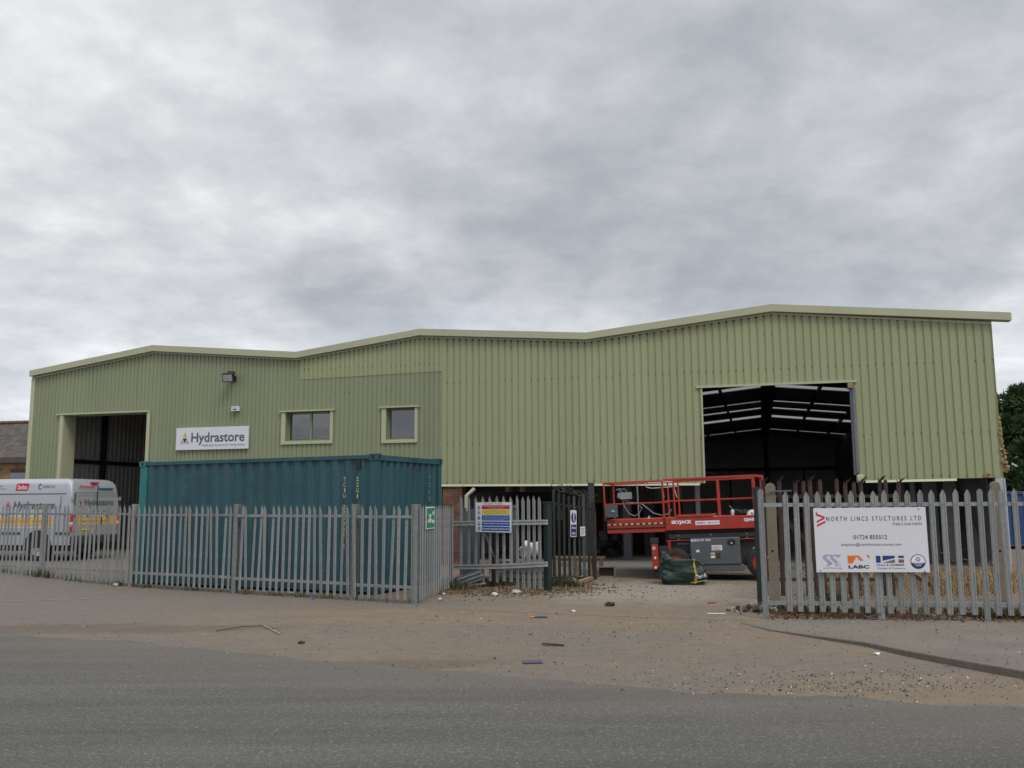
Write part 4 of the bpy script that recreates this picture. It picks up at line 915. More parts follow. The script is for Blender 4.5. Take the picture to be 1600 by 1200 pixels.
q=MB(); q.bar((c1.x-.1,c1.y-.11,cz1-.14),(c1.x+.32,c1.y-.14,cz1-.13),.02,.02); q.tube([(c1.x+.24,c1.y-.12,cz1-.13),(c1.x+.22,c1.y-.10,.1)],.012,6); tag(q.build('steel_strap','steel_grey'),'thin steel strap and rod fixed round the top of the left concrete post','strap')
# chain link between them
q=MB(); d_=c2-c1; Lc=d_.length; d_.normalize(); hh=1.15; st=.07; x=-hh
def clipseg(x0,z0,x1,z1):
    pts=[]
    if x0<0: z0+=(0-x0)*(z1-z0)/(x1-x0); x0=0
    if x1>Lc: z1-= (x1-Lc)*(z1-z0)/(x1-x0); x1=Lc
    return x0,z0,x1,z1
while x<Lc:
    for s_ in (1,-1):
        x0,x1=x,x+hh
        z0,z1=(0.02,hh) if s_==1 else (hh,.02)
        if x1>0 and x0<Lc:
            a=clipseg(x0,z0,x1,z1); P=c1+d_*a[0]; Q=c1+d_*a[2]; q.tube([(P.x,P.y,a[1]),(Q.x,Q.y,a[3])],.0022,3,cap=False)
    x+=st
tag(q.build('chain_link_fence','rust'),'low rusty chain link mesh strung between the two concrete posts','fence')
# ---- old rusty palisade row behind
RR0=gnd(1196,931); RR1=gnd(1412,931)
FO=frame2(RR0,RR1)
ro=fthing('rusty_fence','old rust brown palisade fence with bent barbed tips behind the company board','fence',FO)
LO=(RR1-RR0).length; x=.02; i=0
while x<LO:
    h=2.0+random.uniform(-.04,.04); q=MB(); w=.075
    q.add([(-w/2,.01,0),(-w*.2,-.012,0),(w*.2,-.012,0),(w/2,.01,0),(-w/2,.01,h),(-w*.2,-.012,h),(w*.2,-.012,h),(w/2,.01,h)],[(0,1,5,4),(1,2,6,5),(2,3,7,6)])
    if i%2==0:
        q.add([(-w*.3,-.01,h),(w*.4,-.01,h),(w*.9+.03,-.07,h+.10),(w*.2,-.05,h+.06)],[(0,1,2,3)]); q.add([(-w*.4,-.01,h),(0,-.01,h),(-w*.9,-.05,h+.07)],[(0,1,2)]); q.bar((0,-.01,h-.1),(.0,-.05,h+.05),.008,.008)
    else: q.box(-w*.35,w*.3,-.01,.01,h,h+.03)
    if i%5!=3:
        o=q.build('pale','rust',ro,loc=(x,0,0)); o.rotation_euler=(R(random.uniform(-2,2)),R(random.uniform(-1.5,1.5)),R(random.uniform(-12,12)))
    x+=.148; i+=1
for z in (.25,1.72): q=MB(); q.box(0,LO,.015,.06,z,z+.06); q.build('rail','rust',ro)
q=MB(); q.bar((.3,.3,1.5),(1.3,.3,.5),.06,.09); q.bar((1.2,.3,1.3),(3.0,.3,.15),.05,.06); q.build('brace','rust_brown',ro)

# ================================================================ VAN
VP=BF.at(108,800); v0=Vector((-12.0,24.0,.2)); r_=ray(108,862); t_=24.0/r_.y; v0.x=r_.x*t_
VF=Frame(v0,R(-12)); vn=fthing('delivery_van','silver grey high roof panel van with orange stripe and Hydrastore lettering','van',VF)
VL,VW,VH=5.4,2.05,2.18
vz=lambda y: VF.z(100,y)
out=[(0,.42),(0,1.25),(-.04,1.75),(-.10,2.06),(-.22,2.16),(-.8,2.19),(-3.3,2.19),(-3.75,2.10),(-4.35,1.42),(-5.05,1.12),(-5.28,.95),(-5.36,.45)]
import bmesh
lv=[(.42,0,-5.36),(.95,0,-5.28),(1.12,0,-5.08),(1.25,0,-4.78),(1.42,-.01,-4.38),(1.75,-.045,-4.06),(2.02,-.10,-3.82),(2.12,-.16,-3.68),(2.17,-.26,-3.5),(2.19,-.45,-3.2)]
q=MB(); NR=24
def vring(z,xr,xf):
    ia=0 if z<1.2 else .075*((z-1.2)/.9)**2
    if z>2.1: ia+=(.05,.10,.24)[0 if z<2.15 else 1 if z<2.18 else 2]
    r_=.10; pts=[]
    for cx,cy,a0 in ((xr-r_,ia+r_,-90),(xr-r_,VW-ia-r_,0),(xf+r_*2,VW-ia-r_*2,90),(xf+r_*2,ia+r_*2,180)):
        rr_=r_ if a0 in (-90,0) else r_*2
        for k_ in range(6): an=R(a0+90*k_/5); pts.append((cx+rr_*math.cos(an),cy+rr_*math.sin(an),z))
    return pts
for z,xr,xf in lv: q.v+=vring(z,xr,xf)
for j in range(len(lv)-1):
    for i in range(NR): a_=j*NR+i;b_=j*NR+(i+1)%NR; q.f.append((a_,b_,b_+NR,a_+NR)); q.m.append(0)
q.f.append(tuple(range((len(lv)-1)*NR,len(lv)*NR))); q.m.append(0); q.f.append(tuple(range(NR-1,-1,-1))); q.m.append(0)
bo=q.build('body','van',vn,smooth=True)
em=bo.modifiers.new('es','EDGE_SPLIT'); em.split_angle=R(28)
def wheel(x,y,s,r=.34,parent=vn,w=.22,hub='lgrey',nm='wheel',dist=0):
    t=MB(); prof=[(0,r*.62),(0,r*.9),(.03,r),(w-.03,r),(w,r*.9),(w,r*.62)]; n_=28; vs=[];fs=[]
    for k_ in range(n_):
        an=2*math.pi*k_/n_
        for (d,rad) in prof: vs.append((rad*math.cos(an),s*d,rad*math.sin(an)))
    m_=len(prof)
    for k_ in range(n_):
        for i_ in range(m_-1): a=k_*m_+i_; b=((k_+1)%n_)*m_+i_; fs.append((a,b,b+1,a+1))
    t.add(vs,fs); o=t.build(nm,'rubber',parent,smooth=True,loc=(x,y,r+dist))
    h=MB(); h.tube([(0,s*.02,0),(0,s*.05,0)],r*.64,20); h.tube([(0,s*-.005,0),(0,s*.02,0)],r*.2,12); h.tube([(0,s*(w-.04),0),(0,s*(w-.02),0)],r*.64,20); h.build('rim',hub,o); return o
for x in (-.98,-4.35):
    wheel(x,.02,1); wheel(x,VW-.02,-1)
    for yy in (-.004,VW-.001):
        q=MB(); q.prism([(math.cos(math.pi*i/14)*.42,max(-.05,math.sin(math.pi*i/14)*.42)) for i in range(15)]+[(-.42,-.05),(.42,-.05)][::1],(x,yy,.40),X,Z,(0,.005,0)); q.build('wheel_arch','black',vn)
q=MB(); q.box(-5.2,-.05,.10,VW-.1,.26,.46); q.build('underbody','black',vn)
q=MB(); q.box(-.10,.10,.03,VW-.03,.42,.66); q.build('rear_bumper','plastic',vn,bevel=.04)
q=MB(); q.box(-5.42,-5.15,.03,VW-.03,.30,.62); q.build('front_bumper','plastic',vn,bevel=.05)
# side details (south side faces the camera, y=0)
e=-.004
q=MB(); q.box(-3.2,-.55,e,.0,.93,1.16); q.build('orange_stripe','vanband',vn)
q=MB(); q.box(.0,.005,.22,VW-.15,.93,1.16); q.build('orange_stripe','vanband',vn)
q=MB(); q.box(-3.2,-.55,e-.002,.0,.885,.905); q.box(-3.2,-.55,e-.002,.0,1.175,1.195); q.box(.0,.006,.12,VW-.12,1.175,1.19); q.build('white_line','white',vn)
q=MB(); q.box(-3.3,-.22,.022,.03,1.765,1.785); q.box(-.005,.012,.12,VW-.12,1.80,1.812) ; q.build('crease','plastic',vn)
q=MB(); q.text('Hydrastore',(-1.80,-.006,1.31),X,Z,1.28,.27,0,bold=.015,shear=.15); q.build('side_lettering','vantxt',vn); q=MB(); q.text('Hydraulic Systems & Components',(-1.35,-.006,1.215),X,Z,1.03,.06,0); q.build('side_lettering','dgrey_txt',vn); q=MB(); q.text('hydraulics  pneumatics  hoses  service',(-2.9,-.010,1.01),X,Z,2.1,.07,0); q.build('side_lettering','dgrey_txt',vn); q=MB()
q.text('Hydrastore',(.006,.50,1.42),Y,Z,1.22,.22,0,bold=.012)
for i_ in range(5): q.box(.005,.008,.62+i_*.22,.68+i_*.22,1.30,1.32); q.box(.005,.008,.45+i_*.24,.52+i_*.24,1.23,1.25)
q.box(.005,.009,.45,1.5,1.03,1.045); q.build('rear_lettering','dgrey_txt',vn); q=MB(); q.text('EXERTUS',(-.95,.045,1.93),X,Z,.36,.075,0); q.build('logo_lettering','dgrey_txt',vn); q=MB(); q.text('hydro',(-2.42,.045,1.955),X,Z,.20,.07,0); q.text('Control',(-2.36,.047,1.88),X,Z,.26,.07,0); q.build('lettering','dgrey_txt',vn)
q=MB(); q.prism([(0,0),(.37,0),(.41,.20),(.04,.20)],(-1.80,.046,1.86),X,Z,(0,-.006,0)); q.build('red_logo','sred',vn)
q=MB(); q.text('Danfoss',(-1.74,.037,1.90),X,Z,.30,.12,0,bold=.02,shear=.3); q.build('logo_lettering','white',vn)
q=MB(); q.text('C',(-1.10,.045,1.88),X,Z,.10,.17,0,bold=.03); q.tube([(-2.52,.046,1.95),(-2.52,.04,1.95)],.06,12); q.build('blue_logo','mblue',vn)
def vtri(mb,o_,U_,V_,s_):
    o_=Vector(o_); 
    for (cx,cy,inv,mi) in ((0,.5,0,0),(0,0,1,1),(-.32,0,0,2),(.32,0,0,2)):
        P=[(cx-.25,cy),(cx+.25,cy),(cx,cy+.45)] if not inv else [(cx-.25,cy+.45),(cx,cy),(cx+.25,cy+.45)]
        mb.add([o_+U_*(a*s_)+V_*(b*s_) for a,b in P],[(0,1,2)],mi)
q=MB(); vtri(q,(-1.98,-.006,1.38),X,Z,.22); q.build('emblem',['orange','mblue','lgrey'],vn); q=MB(); vtri(q,(.007,.34,1.46),Y,Z,.22); q.build('emblem',['orange','mblue','lgrey'],vn)
q=MB(); q.text('Kawasaki',(-.035,.32,1.93),Y,Z,.62,.085,0,bold=.03); q.build('red_lettering','sred',vn)
q=MB(); q.box(-.075,-.03,1.15,1.75,1.92,1.95); q.build('blue_marking','mblue',vn)
q=MB(); q.box(-.345,-.335,-.005,.002,.62,1.72); q.box(-3.26,-3.25,-.005,.002,.5,1.72); q.build('panel_seam','plastic',vn)
q=MB(); q.box(-3.2,-1.5,-.018,.002,.70,.76); q.box(-.5,-.02,-.018,.002,.70,.76); q.build('rub_strip','plastic',vn)
# rear door parts
q=MB(); q.box(-.02,.006,VW/2-.006,VW/2+.006,.66,2.0); q.box(-.02,.007,.12,.13,.66,1.8); q.build('door_gap','plastic',vn)
q=MB(); q.box(.005,.03,1.12,1.22,.93,1.14); q.build('door_handle','black',vn)
q=MB(); q.box(-.12,-.055,.85,1.15,2.06,2.10); q.build('brake_light','vanred',vn)
for yy in (.015,VW-.115):
    q=MB(); q.box(-.06,.02,yy,yy+.10,1.02,1.26,0); q.box(-.06,.02,yy,yy+.10,.95,1.02,1); q.box(-.06,.02,yy,yy+.10,.78,.95,0); q.build('tail_light',['vanred','white'],vn,bevel=.01)
q=MB(); q.box(.005,.02,.35,.87,.72,.83); o=q.build('number_plate','yellow',vn)
q=MB(); [q.box(.021,.023,.39+i_*.065,.43+i_*.065,.745,.805) for i_ in range(7)]; q.build('plate_marking','black',o)
for yy in (.03,VW-.05):
    for zz in (.9,1.6): q=MB(); q.box(-.03,.012,yy-.02,yy+.04,zz,zz+.10); q.build('hinge','van',vn)
# cab
q=MB(); q.add([(-3.80,.12,2.055),(-4.36,.12,1.445),(-4.36,VW-.12,1.445),(-3.80,VW-.12,2.055)],[(0,1,2,3)]); oo=q.build('windscreen','glass',vn); oo.location=(-.012,0,.012)
for yy,s_ in ((.012,-1),(VW-.012,1)):
    q=MB(); q.prism([(-3.3,1.35),(-3.3,1.92),(-3.75,1.92),(-4.25,1.38)],(0,yy,0),X,Z,(0,.004*s_,0)); q.build('side_window','glass',vn)
    q=MB(); q.box(-4.25,-4.08,yy+s_*.06,yy+s_*.24,1.38,1.68); q.build('wing_mirror','plastic',vn,bevel=.03)
    q=MB(); yb=.10 if s_<0 else VW-.4; q.box(-5.34,-5.05,yb,yb+.3,.85,1.02); q.build('headlight','lgrey',vn,bevel=.04)

# ================================================================ SCISSOR LIFT
LP=gnd(1045,906); LF=Frame(LP,R(-14.0))
sl=fthing('scissor_lift','red and grey scissor lift with lowered platform, rails and extended deck','scissor lift',LF)
sl.rotation_euler=(0,R(-1.9),R(-14.0))
DW=1.65
def lbox(n_,x0,x1,y0,y1,z0,z1,m_,bev=.008,par=sl): q=MB(); q.box(x0,x1,y0,y1,z0,z1); return q.build(n_,m_,par,bevel=bev)
ML=2.28
lbox('main_deck',0.0,ML,0,DW,1.05,1.32,'lift_red'); 
lbox('toe_board',.25,1.02,-.012,.02,1.32,1.38,'lift_red')
q=MB(); q.box(-1.28,-.0,.03,DW-.03,1.02,1.10); q.box(-1.28,-.0,.05,DW-.05,1.10,1.32); 
q.build('extension_deck','lift_red',sl,bevel=.008)
q=MB(); q.box(-1.27,-.01,.018,.045,1.115,1.135); q.build('groove','black',sl)
q=MB(); 
for i in range(10): q.box(-1.27+i*.127,-1.20+i*.127,.040,.048,1.195,1.228,0); q.box(-1.20+i*.127,-1.143+i*.127,.040,.047,1.195,1.228,1)
q.build('hazard_stripe',['cont_yellow','black'],sl)
# guard rails
def grl(pts,w=.045,n_='guard_rail',m_='lift_red'):
    q=MB()
    for a,b in zip(pts,pts[1:]): q.bar(a,b,w,w)
    return q.build(n_,m_,sl,bevel=.008)
TR,MR=2.13,1.66
for y in (.03,DW-.03):
    grl([(-1.31,y,1.30),(-1.31,y,TR),(-.02,y,TR)],.038); grl([(-1.28,y,MR),(-.02,y,MR)],.03)
    grl([(.0,y-.0,TR+.02),(1.92,y,TR+.02),(1.92,y,1.3)],.048); grl([(.0,y,MR+.02),(1.9,y,MR+.02)],.03)
    for x in (-.02,): grl([(x,y,1.3),(x,y,TR)],.04,'rail_post')
    for x in (.22,1.15): grl([(x,y,1.3),(x,y,TR)],.038,'rail_post')
grl([(-1.31,.03,TR),(-1.31,DW-.03,TR)]); grl([(-1.31,.03,MR),(-1.31,DW-.03,MR)],.03)
grl([(2.1,.03,1.3),(2.1,.03,TR),(2.1,DW-.03,TR),(2.1,DW-.03,1.3)],.05); grl([(1.92,.03,TR+.02),(2.1,.03,TR)],.05)
q=MB(); [q.box(.35+i*.085,.385+i*.085,.02,.045,TR-.045,TR-.005) for i in range(11)]; q.box(.30,1.55,.018,.046,TR-.028,TR-.0); q.build('gate_rack','lift_red',sl)
grl([(-.42,.35,TR-.02),(-.40,.35,TR-.12),(-.28,.35,TR-.15),(.28,.35,TR-.13)],.022,'handle_bar','lgrey'); grl([(-.36,.35,TR-.03),(.18,.35,TR-.02),(.26,.35,1.75)],.022,'handle_bar','lgrey'); grl([(-.04,.3,TR-.03),(-.02,.3,1.75)],.022,'handle_bar','lgrey')
grl([(-.62,.5,1.32),(-.62,.5,TR)],.028,'pole','cable')
o=lbox('control_box',-.98,-.72,.10,.28,1.76,1.91,'box_grey'); q=MB(); q.tube([(-1.0,.15,1.93),(-.95,.12,1.99),(-.85,.12,1.98),(-.82,.15,1.92)],.012,6); q.tube([(-.92,.18,1.91),(-.98,.18,2.0),(-1.06,.16,1.97)],.012,6); q.build('cable','cable',sl); lbox('joystick',-1.03,-.98,.12,.2,1.79,1.90,'box_grey')
o=lbox('manual_box',-1.30,-1.02,-.045,.0,1.37,1.64,'lift_grey'); q=MB(); q.box(-1.18,-1.08,-.05,-.046,1.50,1.555,0); q.box(-1.15,-1.08,-.052,-.0505,1.50,1.515,1); q.build('label',['sgreen','white'],o)
q=MB(); pts=[(-.92+.0,.16,1.76),(-.9,.14,1.62),(-.80,.12,1.45),(-.68,.12,1.385),(-.58,.13,1.42),(-.50,.14,1.55),(-.62,.2,1.68)]; q.tube(pts,.012,6)
q.tube([(-.9,.17,1.76),(-.82,.16,1.69),(-.6,.15,1.66),(-.5,.15,1.64),(-.40,.14,1.56),(-.25,.13,1.43),(-.08,.12,1.38),(.05,.12,1.40),(.15,.12,1.50)],.014,6); q.build('cable','cable',sl)
# scissor pack
q=MB()
for z in (.80,.89,.97): 
    for y in (.25,DW-.33): q.box(.05,2.1,y,y+.08,z,z+.075)
q.build('scissor_arm','lift_dark',sl)
q=MB(); q.box(.05,2.05,.20,.25,.865,.955); q.build('scissor_arm','lift_grey',sl)
q=MB(); [q.tube([(x,.17,z),(x,.25,z)],.02,8) for x in (.25,.95,1.7) for z in (.84,.93)]; q.build('pivot_pin','lgrey',sl)
# chassis
lbox('chassis',-.02,2.28,.20,DW-.15,.26,.80,'lift_dark'); lbox('chassis_rail',-.02,2.28,.10,.20,.81,.835,'lift_red')
lbox('chassis_rail',-.02,2.28,DW-.18,DW-.10,.81,.835,'lift_red')
lbox('frame_post',.02,.08,.10,.20,.45,.81,'lift_red'); 
hd=lbox('engine_cover',.50,1.55,-.02,.20,.30,.87,'lift_grey',.02); lbox('side_tray',.50,1.60,.0,.3,.16,.295,'lift_grey',.01)
lbox('engine_cover',.50,1.55,DW-.2,DW+.02,.22,.87,'lift_grey',.02)
q=MB(); q.prism([(math.cos(i*math.pi/8)*.09*(1 if abs(math.cos(i*math.pi/8))>.3 else 1),math.sin(i*math.pi/8)*.07) for i in range(16)],(1.37,-.026,.76),X,Z,(0,.005,0)); q.build('vent','black',hd); q=MB(); q.tube([(1.37,-.035,.745),(1.37,-.027,.745)],.022,8); q.build('latch','lgrey',hd)
q=MB(); q.box(.95,1.17,-.026,-.022,.60,.71,0); q.box(.62,.69,-.026,-.022,.57,.62,0); q.box(.92,1.01,-.026,-.022,.44,.49,0); q.box(.92,1.01,-.026,-.022,.51,.56,1); q.box(1.03,1.12,-.026,-.022,.43,.55,2); q.build('sticker',['white','cont_yellow','rust_brown'],hd)
q=MB(); q.text('SJ6832 RT 4X4',(.52,-.024,.79),X,Z,.42,.055,0,bold=.04); q.build('lettering','white',hd)
q=MB(); q.text('SPEEDY',(.97,-.029,.65),X,Z,.18,.035,0); q.box(.97,1.14,-.029,-.027,.618,.628); q.build('sticker_lettering','dgrey_txt',hd)
q=MB(); q.text('SKYJACK',(.13,-.004,1.165),X,Z,.44,.095,0,bold=.06); q.build('lettering','white',sl); q=MB(); q.text('SJ6832',(1.66,-.004,1.18),X,Z,.34,.085,0,bold=.04); q.build('lettering','white',sl)
q=MB(); q.text('SKYJACK',(.22,.194,.725),X,Z,.26,.045,0,bold=.03); q.build('lettering','lgrey',sl)
q=MB(); q.box(.64,1.15,-.005,-.001,1.145,1.235); o=q.build('sticker','white',sl); q=MB(); q.text('SPEEDY',(.67,-.009,1.17),X,Z,.19,.04,0); q.text('0845 601 5129',(.90,-.009,1.175),X,Z,.22,.03,0); q.build('lettering','dgrey_txt',o)
for x in (.24,1.84):
    q=MB(); q.tube([(x,.196,.60),(x,.199,.60)],.04,12,0); q.tube([(x,.193,.60),(x,.199,.60)],.025,12,1); q.build('sticker',['white','sred'],sl)
q=MB(); q.box(.42,.48,.192,.199,.50,.52); q.box(.56,.62,.192,.199,.50,.52); q.box(1.9,2.0,.192,.199,.50,.53); q.build('sticker','yellow',sl)
lbox('axle_guard',1.85,2.2,.02,.3,.40,.45,'lgrey')
for x in (.18,1.98):
    wheel(x,.02,1,.33,sl,.24,'lift_red'); wheel(x,DW-.02,-1,.33,sl,.24,'lift_red')
# outrigger leg at the left end
o=lbox('outrigger',-.33,-.19,-.02,.12,.22,.78,'lift_red'); lbox('outrigger_head',-.35,-.17,-.03,.13,.78,.90,'lift_dark')
q=MB(); q.tube([(-.28,-.026,.68),(-.28,-.021,.68)],.035,12,0); q.tube([(-.28,-.028,.68),(-.28,-.026,.68)],.018,12,1); q.tube([(-.26,-.026,.27),(-.26,-.021,.27)],.03,12,0); q.box(-.28,-.24,-.026,-.021,.45,.50,0); q.build('sticker',['white','sred'],o)
q=MB(); q.tube([(-.26,.05,.13),(-.26,.05,.22)],.03,8); q.tube([(-.26,.05,.10),(-.26,.05,.13)],.06,10); q.build('foot_pad','lift_dark',sl)
lbox('outrigger_arm',-.17,.02,.02,.12,.55,.72,'lift_dark')
# things lying on the deck
def ont(name,label,cat,px,py,d=.25):
    a,b=LF.at(px,py,d); return thing(name,label,cat,LF.w(a,d,b),LF.a)
zt_=lambda px: LF.z(px,808,.25)
o=ont('timber_offcut','pale timber board lying on the lift deck','board',1108,808); q=MB(); q.obox((0,0,.04),(.30,.12,.03),(0,R(-14),0)); q.build('board','wood',o)
o=ont('paper_sheet','folded white papers lying on the right part of the lift deck','papers',1120,808); q=MB(); q.obox((0,0,.01),(.24,.2,.03),(0,0,.1)); q.build('sheet','white',o)
o=ont('spray_bottle','white bottle with thin nozzle standing on the lift deck','bottle',1145,808); q=MB(); q.tube([(0,0,0),(0,0,.12),(0,0,.15)],.035,12); q.tube([(0,0,.15),(0,0,.17)],.015,8); q.build('body','white',o,smooth=True); q=MB(); q.tube([(0,0,.17),(-.07,0,.26)],.006,6); q.build('nozzle','lgrey',o)
o=ont('safety_helmet','white safety helmet resting on the lift deck beside the green gate post','helmet',1176,807); q=MB()
vs=[];fs=[]
for j in range(6):
    for i in range(14): an=2*math.pi*i/14; ph=j/5*math.pi/2; vs.append((.125*math.cos(ph)*math.cos(an),.15*math.cos(ph)*math.sin(an),.13*math.sin(ph)+.02))
for j in range(5):
    for i in range(14): a=j*14+i;b=j*14+(i+1)%14; fs.append((a,b,b+14,a+14))
q.add(vs,fs); q.build('shell','white',o,smooth=True); q=MB(); q.tube([(0,0,.0),(0,0,.02)],.15,16); q.build('brim','white',o)
q=MB(); q.box(-.03,.0,-.152,-.14,.06,.09); q.build('logo_mark','black',o)
o=ont('cloth_heap','dark crumpled cloths heaped on the lift deck left of the helmet','cloths',1159,806,.5); q=MB()
for i in range(16): q.obox((random.uniform(-.2,.2),random.uniform(-.1,.1),random.uniform(.02,.10)),(.12,.1,.05),(random.random(),random.random(),random.random()))
q.build('cloth','dark_cloth',o)
o=ont('glove','small white and blue glove lying on the extended deck','glove',1015,812,.3); q=MB(); q.obox((0,0,.02),(.09,.06,.02),(0,0,.3),0); q.obox((-.02,0,.05),(.02,.03,.07),(0,.4,.3),0); q.obox((.0,0.02,.06),(.03,.02,.05),(0,-.4,.3),1); q.build('fabric',['white','mblue'],o)

# ================================================================ BULK BAG
bp_=gnd(1067,911.5); BG=Frame(bp_,R(-6))
bg=fthing('bulk_bag','sagging dark green builders bulk bag with yellow straps in front of the lift','bag',BG)
q=MB(); nb=72; rows=30; vs=[];fs=[]
def bagpt(th,t):
    hw=.44*(1-.05*t); hd=.36; c_,s_=math.cos(th),math.sin(th); e_=.38
    x=hw*math.copysign(abs(c_)**e_,c_); y=hd*math.copysign(abs(s_)**e_,s_)
    hgt=.63-.24*(.5+.5*c_)**1.5-.05*math.exp(-((c_+.1)/.35)**2)+.025*math.sin(3*th+1); 
    z=t*hgt; nn=noise.noise(Vector((x*4,y*4,z*5)))*.10+(.5-abs(noise.noise(Vector((x*6,y*6,z*9+3)))))*.10+noise.noise(Vector((x*13,y*11,z*16)))*.035
    k_=(.90+.10*min(1,t*5))*(1+nn*1.7)+.12*math.sin(math.pi*min(1,t*1.1))*(.6+.4*c_)-.10*t**3; return Vector((x*k_,y*k_-.05*t,z+.03*noise.noise(Vector((x*5,y*5,t*3)))*(t>0)))
for j in range(rows+1):
    for i in range(nb): vs.append(bagpt(2*math.pi*i/nb,j/rows))
for j in range(rows):
    for i in range(nb): a=j*nb+i;b=j*nb+(i+1)%nb; fs.append((a,b,b+nb,a+nb))
top_c=[vs[rows*nb+i] for i in range(nb)]; cen=sum(top_c,Vector())/nb-Vector((0,0,.06)); 
ring=[p.lerp(cen,.35)-Vector((0,0,.05)) for p in top_c]; b0=len(vs); vs+=ring; vs.append(cen)
for i in range(nb): fs.append((rows*nb+i,rows*nb+(i+1)%nb,b0+(i+1)%nb,b0+i)); fs.append((b0+i,b0+(i+1)%nb,b0+nb))
q.add(vs,fs); q.build('sack','bag',bg,smooth=True)
def bagstrap(th,t0,t1,w=.055):
    q=MB(); v=[];
    n_=14
    for j in range(n_+1):
        t=t0+(t1-t0)*j/n_; 
        for dth in (-w,w):
            p=bagpt(th+dth,t); c_=Vector((p.x,p.y,0)).normalized()*.012; v.append(p+c_)
    q.add(v,[(2*j,2*j+1,2*j+3,2*j+2) for j in range(n_)]); q.build('strap','strap',bg,smooth=True)
bagstrap(-math.pi*.46,.02,1.02,.028); bagstrap(-math.pi*.88,.0,1.05,.03)
q=MB(); v,f=text_mesh('Travis Pe',.02); 
def onbag(a,b):   # map (a 0..1, b 0..1) onto lower right front
    xx=.235+.20*a; zz=.125+.085*b+.04*a; best=None
    th=-math.acos(min(.999,(xx/.47)**(1/.38)*1.0)) if xx<.45 else -.05
    p=bagpt(th,zz/.35); return Vector((xx,min(p.y,-.30)-.055,zz))
q.add([onbag(a,b) for a,b in v],f); q.build('lettering','white',bg)
q=MB(); v=[]
for j in range(9):
    t=j/8; 
    for dz in (0,.016): v.append(Vector((.12+.32*t,onbag(t,0).y-.002,.045+.05*t+dz)))
q.add(v,[(2*j,2*j+2,2*j+3,2*j+1) for j in range(8)]); q.build('piping','strap',bg)
q=MB(); v0_=[bagpt(a,1.0) for a in (-1.2,-.9,-.6,-.3,0)]; q.tube([p+Vector((0,0,.01)) for p in v0_],.02,6); q.build('rolled_hem','weed',bg)

# ================================================================ SMALL STUFF IN THE GATEWAY
def place(name,label,cat,px,py,build,rz=0,group=None):
    if cat in ('litter','stone'): group={'litter':'litter lying on the forecourt','stone':'stones lying along the fences'}[cat]
    p=gnd(px,py); p.z=zg(p.x,p.y); o=thing(name,label,cat,p,rz,group); build(o); return o
def rockb(r,m_,nm='stone'):
    def f(o):
        q=MB(); vs=[];fs=[];n_=8
        for j in range(5):
            for i in range(n_):
                ph=j/4*math.pi; an=2*math.pi*i/n_; d=Vector((math.sin(ph)*math.cos(an),math.sin(ph)*math.sin(an),math.cos(ph)*.6)); k_=r*(1+.5*noise.noise(d*1.5+o.location)); vs.append(d*k_+Vector((0,0,r*.4)))
        for j in range(4):
            for i in range(n_): a=j*n_+i;b=j*n_+(i+1)%n_; fs.append((a,a+n_,b+n_,b))
        q.add(vs,fs); q.build(nm,m_,o)
    return f
place('rubble_stone','white broken stone lying left below the loose palisade panel','stone',773,930,rockb(.055,'rock_white'))
place('rubble_stone','larger tan broken stone lying below the loose palisade panel','stone',806,928,rockb(.085,'rock'))
place('rubble_stone','small tan stone at the foot of the left palisade fence','stone',181,917,rockb(.07,'rock'))
def sackb(o):
    q=MB(); vs=[];fs=[];n_=16
    for j in range(9):
        for i in range(n_):
            ph=j/8*math.pi; an=2*math.pi*i/n_; d=Vector((math.sin(ph)*math.cos(an),math.sin(ph)*math.sin(an)*.7,math.cos(ph)*.85)); k_=.21*(1+.7*noise.noise(d*2+Vector((3,1,2)))); vs.append(d*k_+Vector((0,0,.0)))
    for j in range(8):
        for i in range(n_): a=j*n_+i;b=j*n_+(i+1)%n_; fs.append((a,a+n_,b+n_,b))
    q.add(vs,fs); q.build('sack','sack',o,smooth=True)
px_,pz_=FG.at(829,858,1.0); o=thing('white_sack','bulging white plastic sack on a timber stack behind the loose panel','sack',FG.w(px_,1.0,pz_),0); sackb(o)
o=thing('timber_stack','low stack of weathered timber carrying the white sack','timber',FG.w(px_-.15,1.0,0),FG.a); q=MB()
for k_ in range(4): q.box(-.5,.5,-.3,.3,.01+k_*(pz_-.22)/4,.01+(k_+.82)*(pz_-.22)/4)
q.build('plank','concrete',o)
# pile of loose palisade rails
def pileb(o):
    for i in range(8):
        q=MB(); a=R(16+random.uniform(-10,10)); zz=.03+i*.05; xx=random.uniform(-.12,.12); q.obox((xx,random.uniform(-.1,.1),zz*.7+.06),(.62,.06,.012),(R(random.uniform(-40,40)),-a*.9,R(random.uniform(-14,14)))); q.obox((xx,random.uniform(-.1,.1),zz*.7+.07),(.62,.012,.045),(R(random.uniform(-20,20)),-a*.9,R(random.uniform(-14,14)))); q.build('steel_pale','sheet_grey' if i%3 else 'galv',o)
place('scrap_pile','heap of loose galvanised pales leaning at the foot of the loose panel','scrap metal',737,919,pileb).scale=(.8,.8,.8)
def bagtrash(o):
    q=MB()
    for i in range(12): q.obox((random.uniform(-.15,.15),random.uniform(-.08,.08),random.uniform(.01,.1)),(.14,.1,.012),(random.uniform(-1,1),random.uniform(-1,1),random.uniform(0,3)))
    q.build('wrapper','sack',o)
place('plastic_litter','crumpled pale plastic lying below the dark gate leaf','litter',889,912,bagtrash)
for k_,(a,b,c_,d) in enumerate(((888,914,912,905),(905,914,924,907))):
    A_=gnd(a,b);B_=gnd(c_,d); q=MB(); q.bar(A_+Vector((0,0,.05)),B_+Vector((0,0,.05)),.10,.07); tag(q.build('timber_plank','wood'),('longer sawn timber plank lying at the foot of the dark gate leaf','shorter sawn timber plank, the right one at the foot of the gate leaf')[k_],'plank')
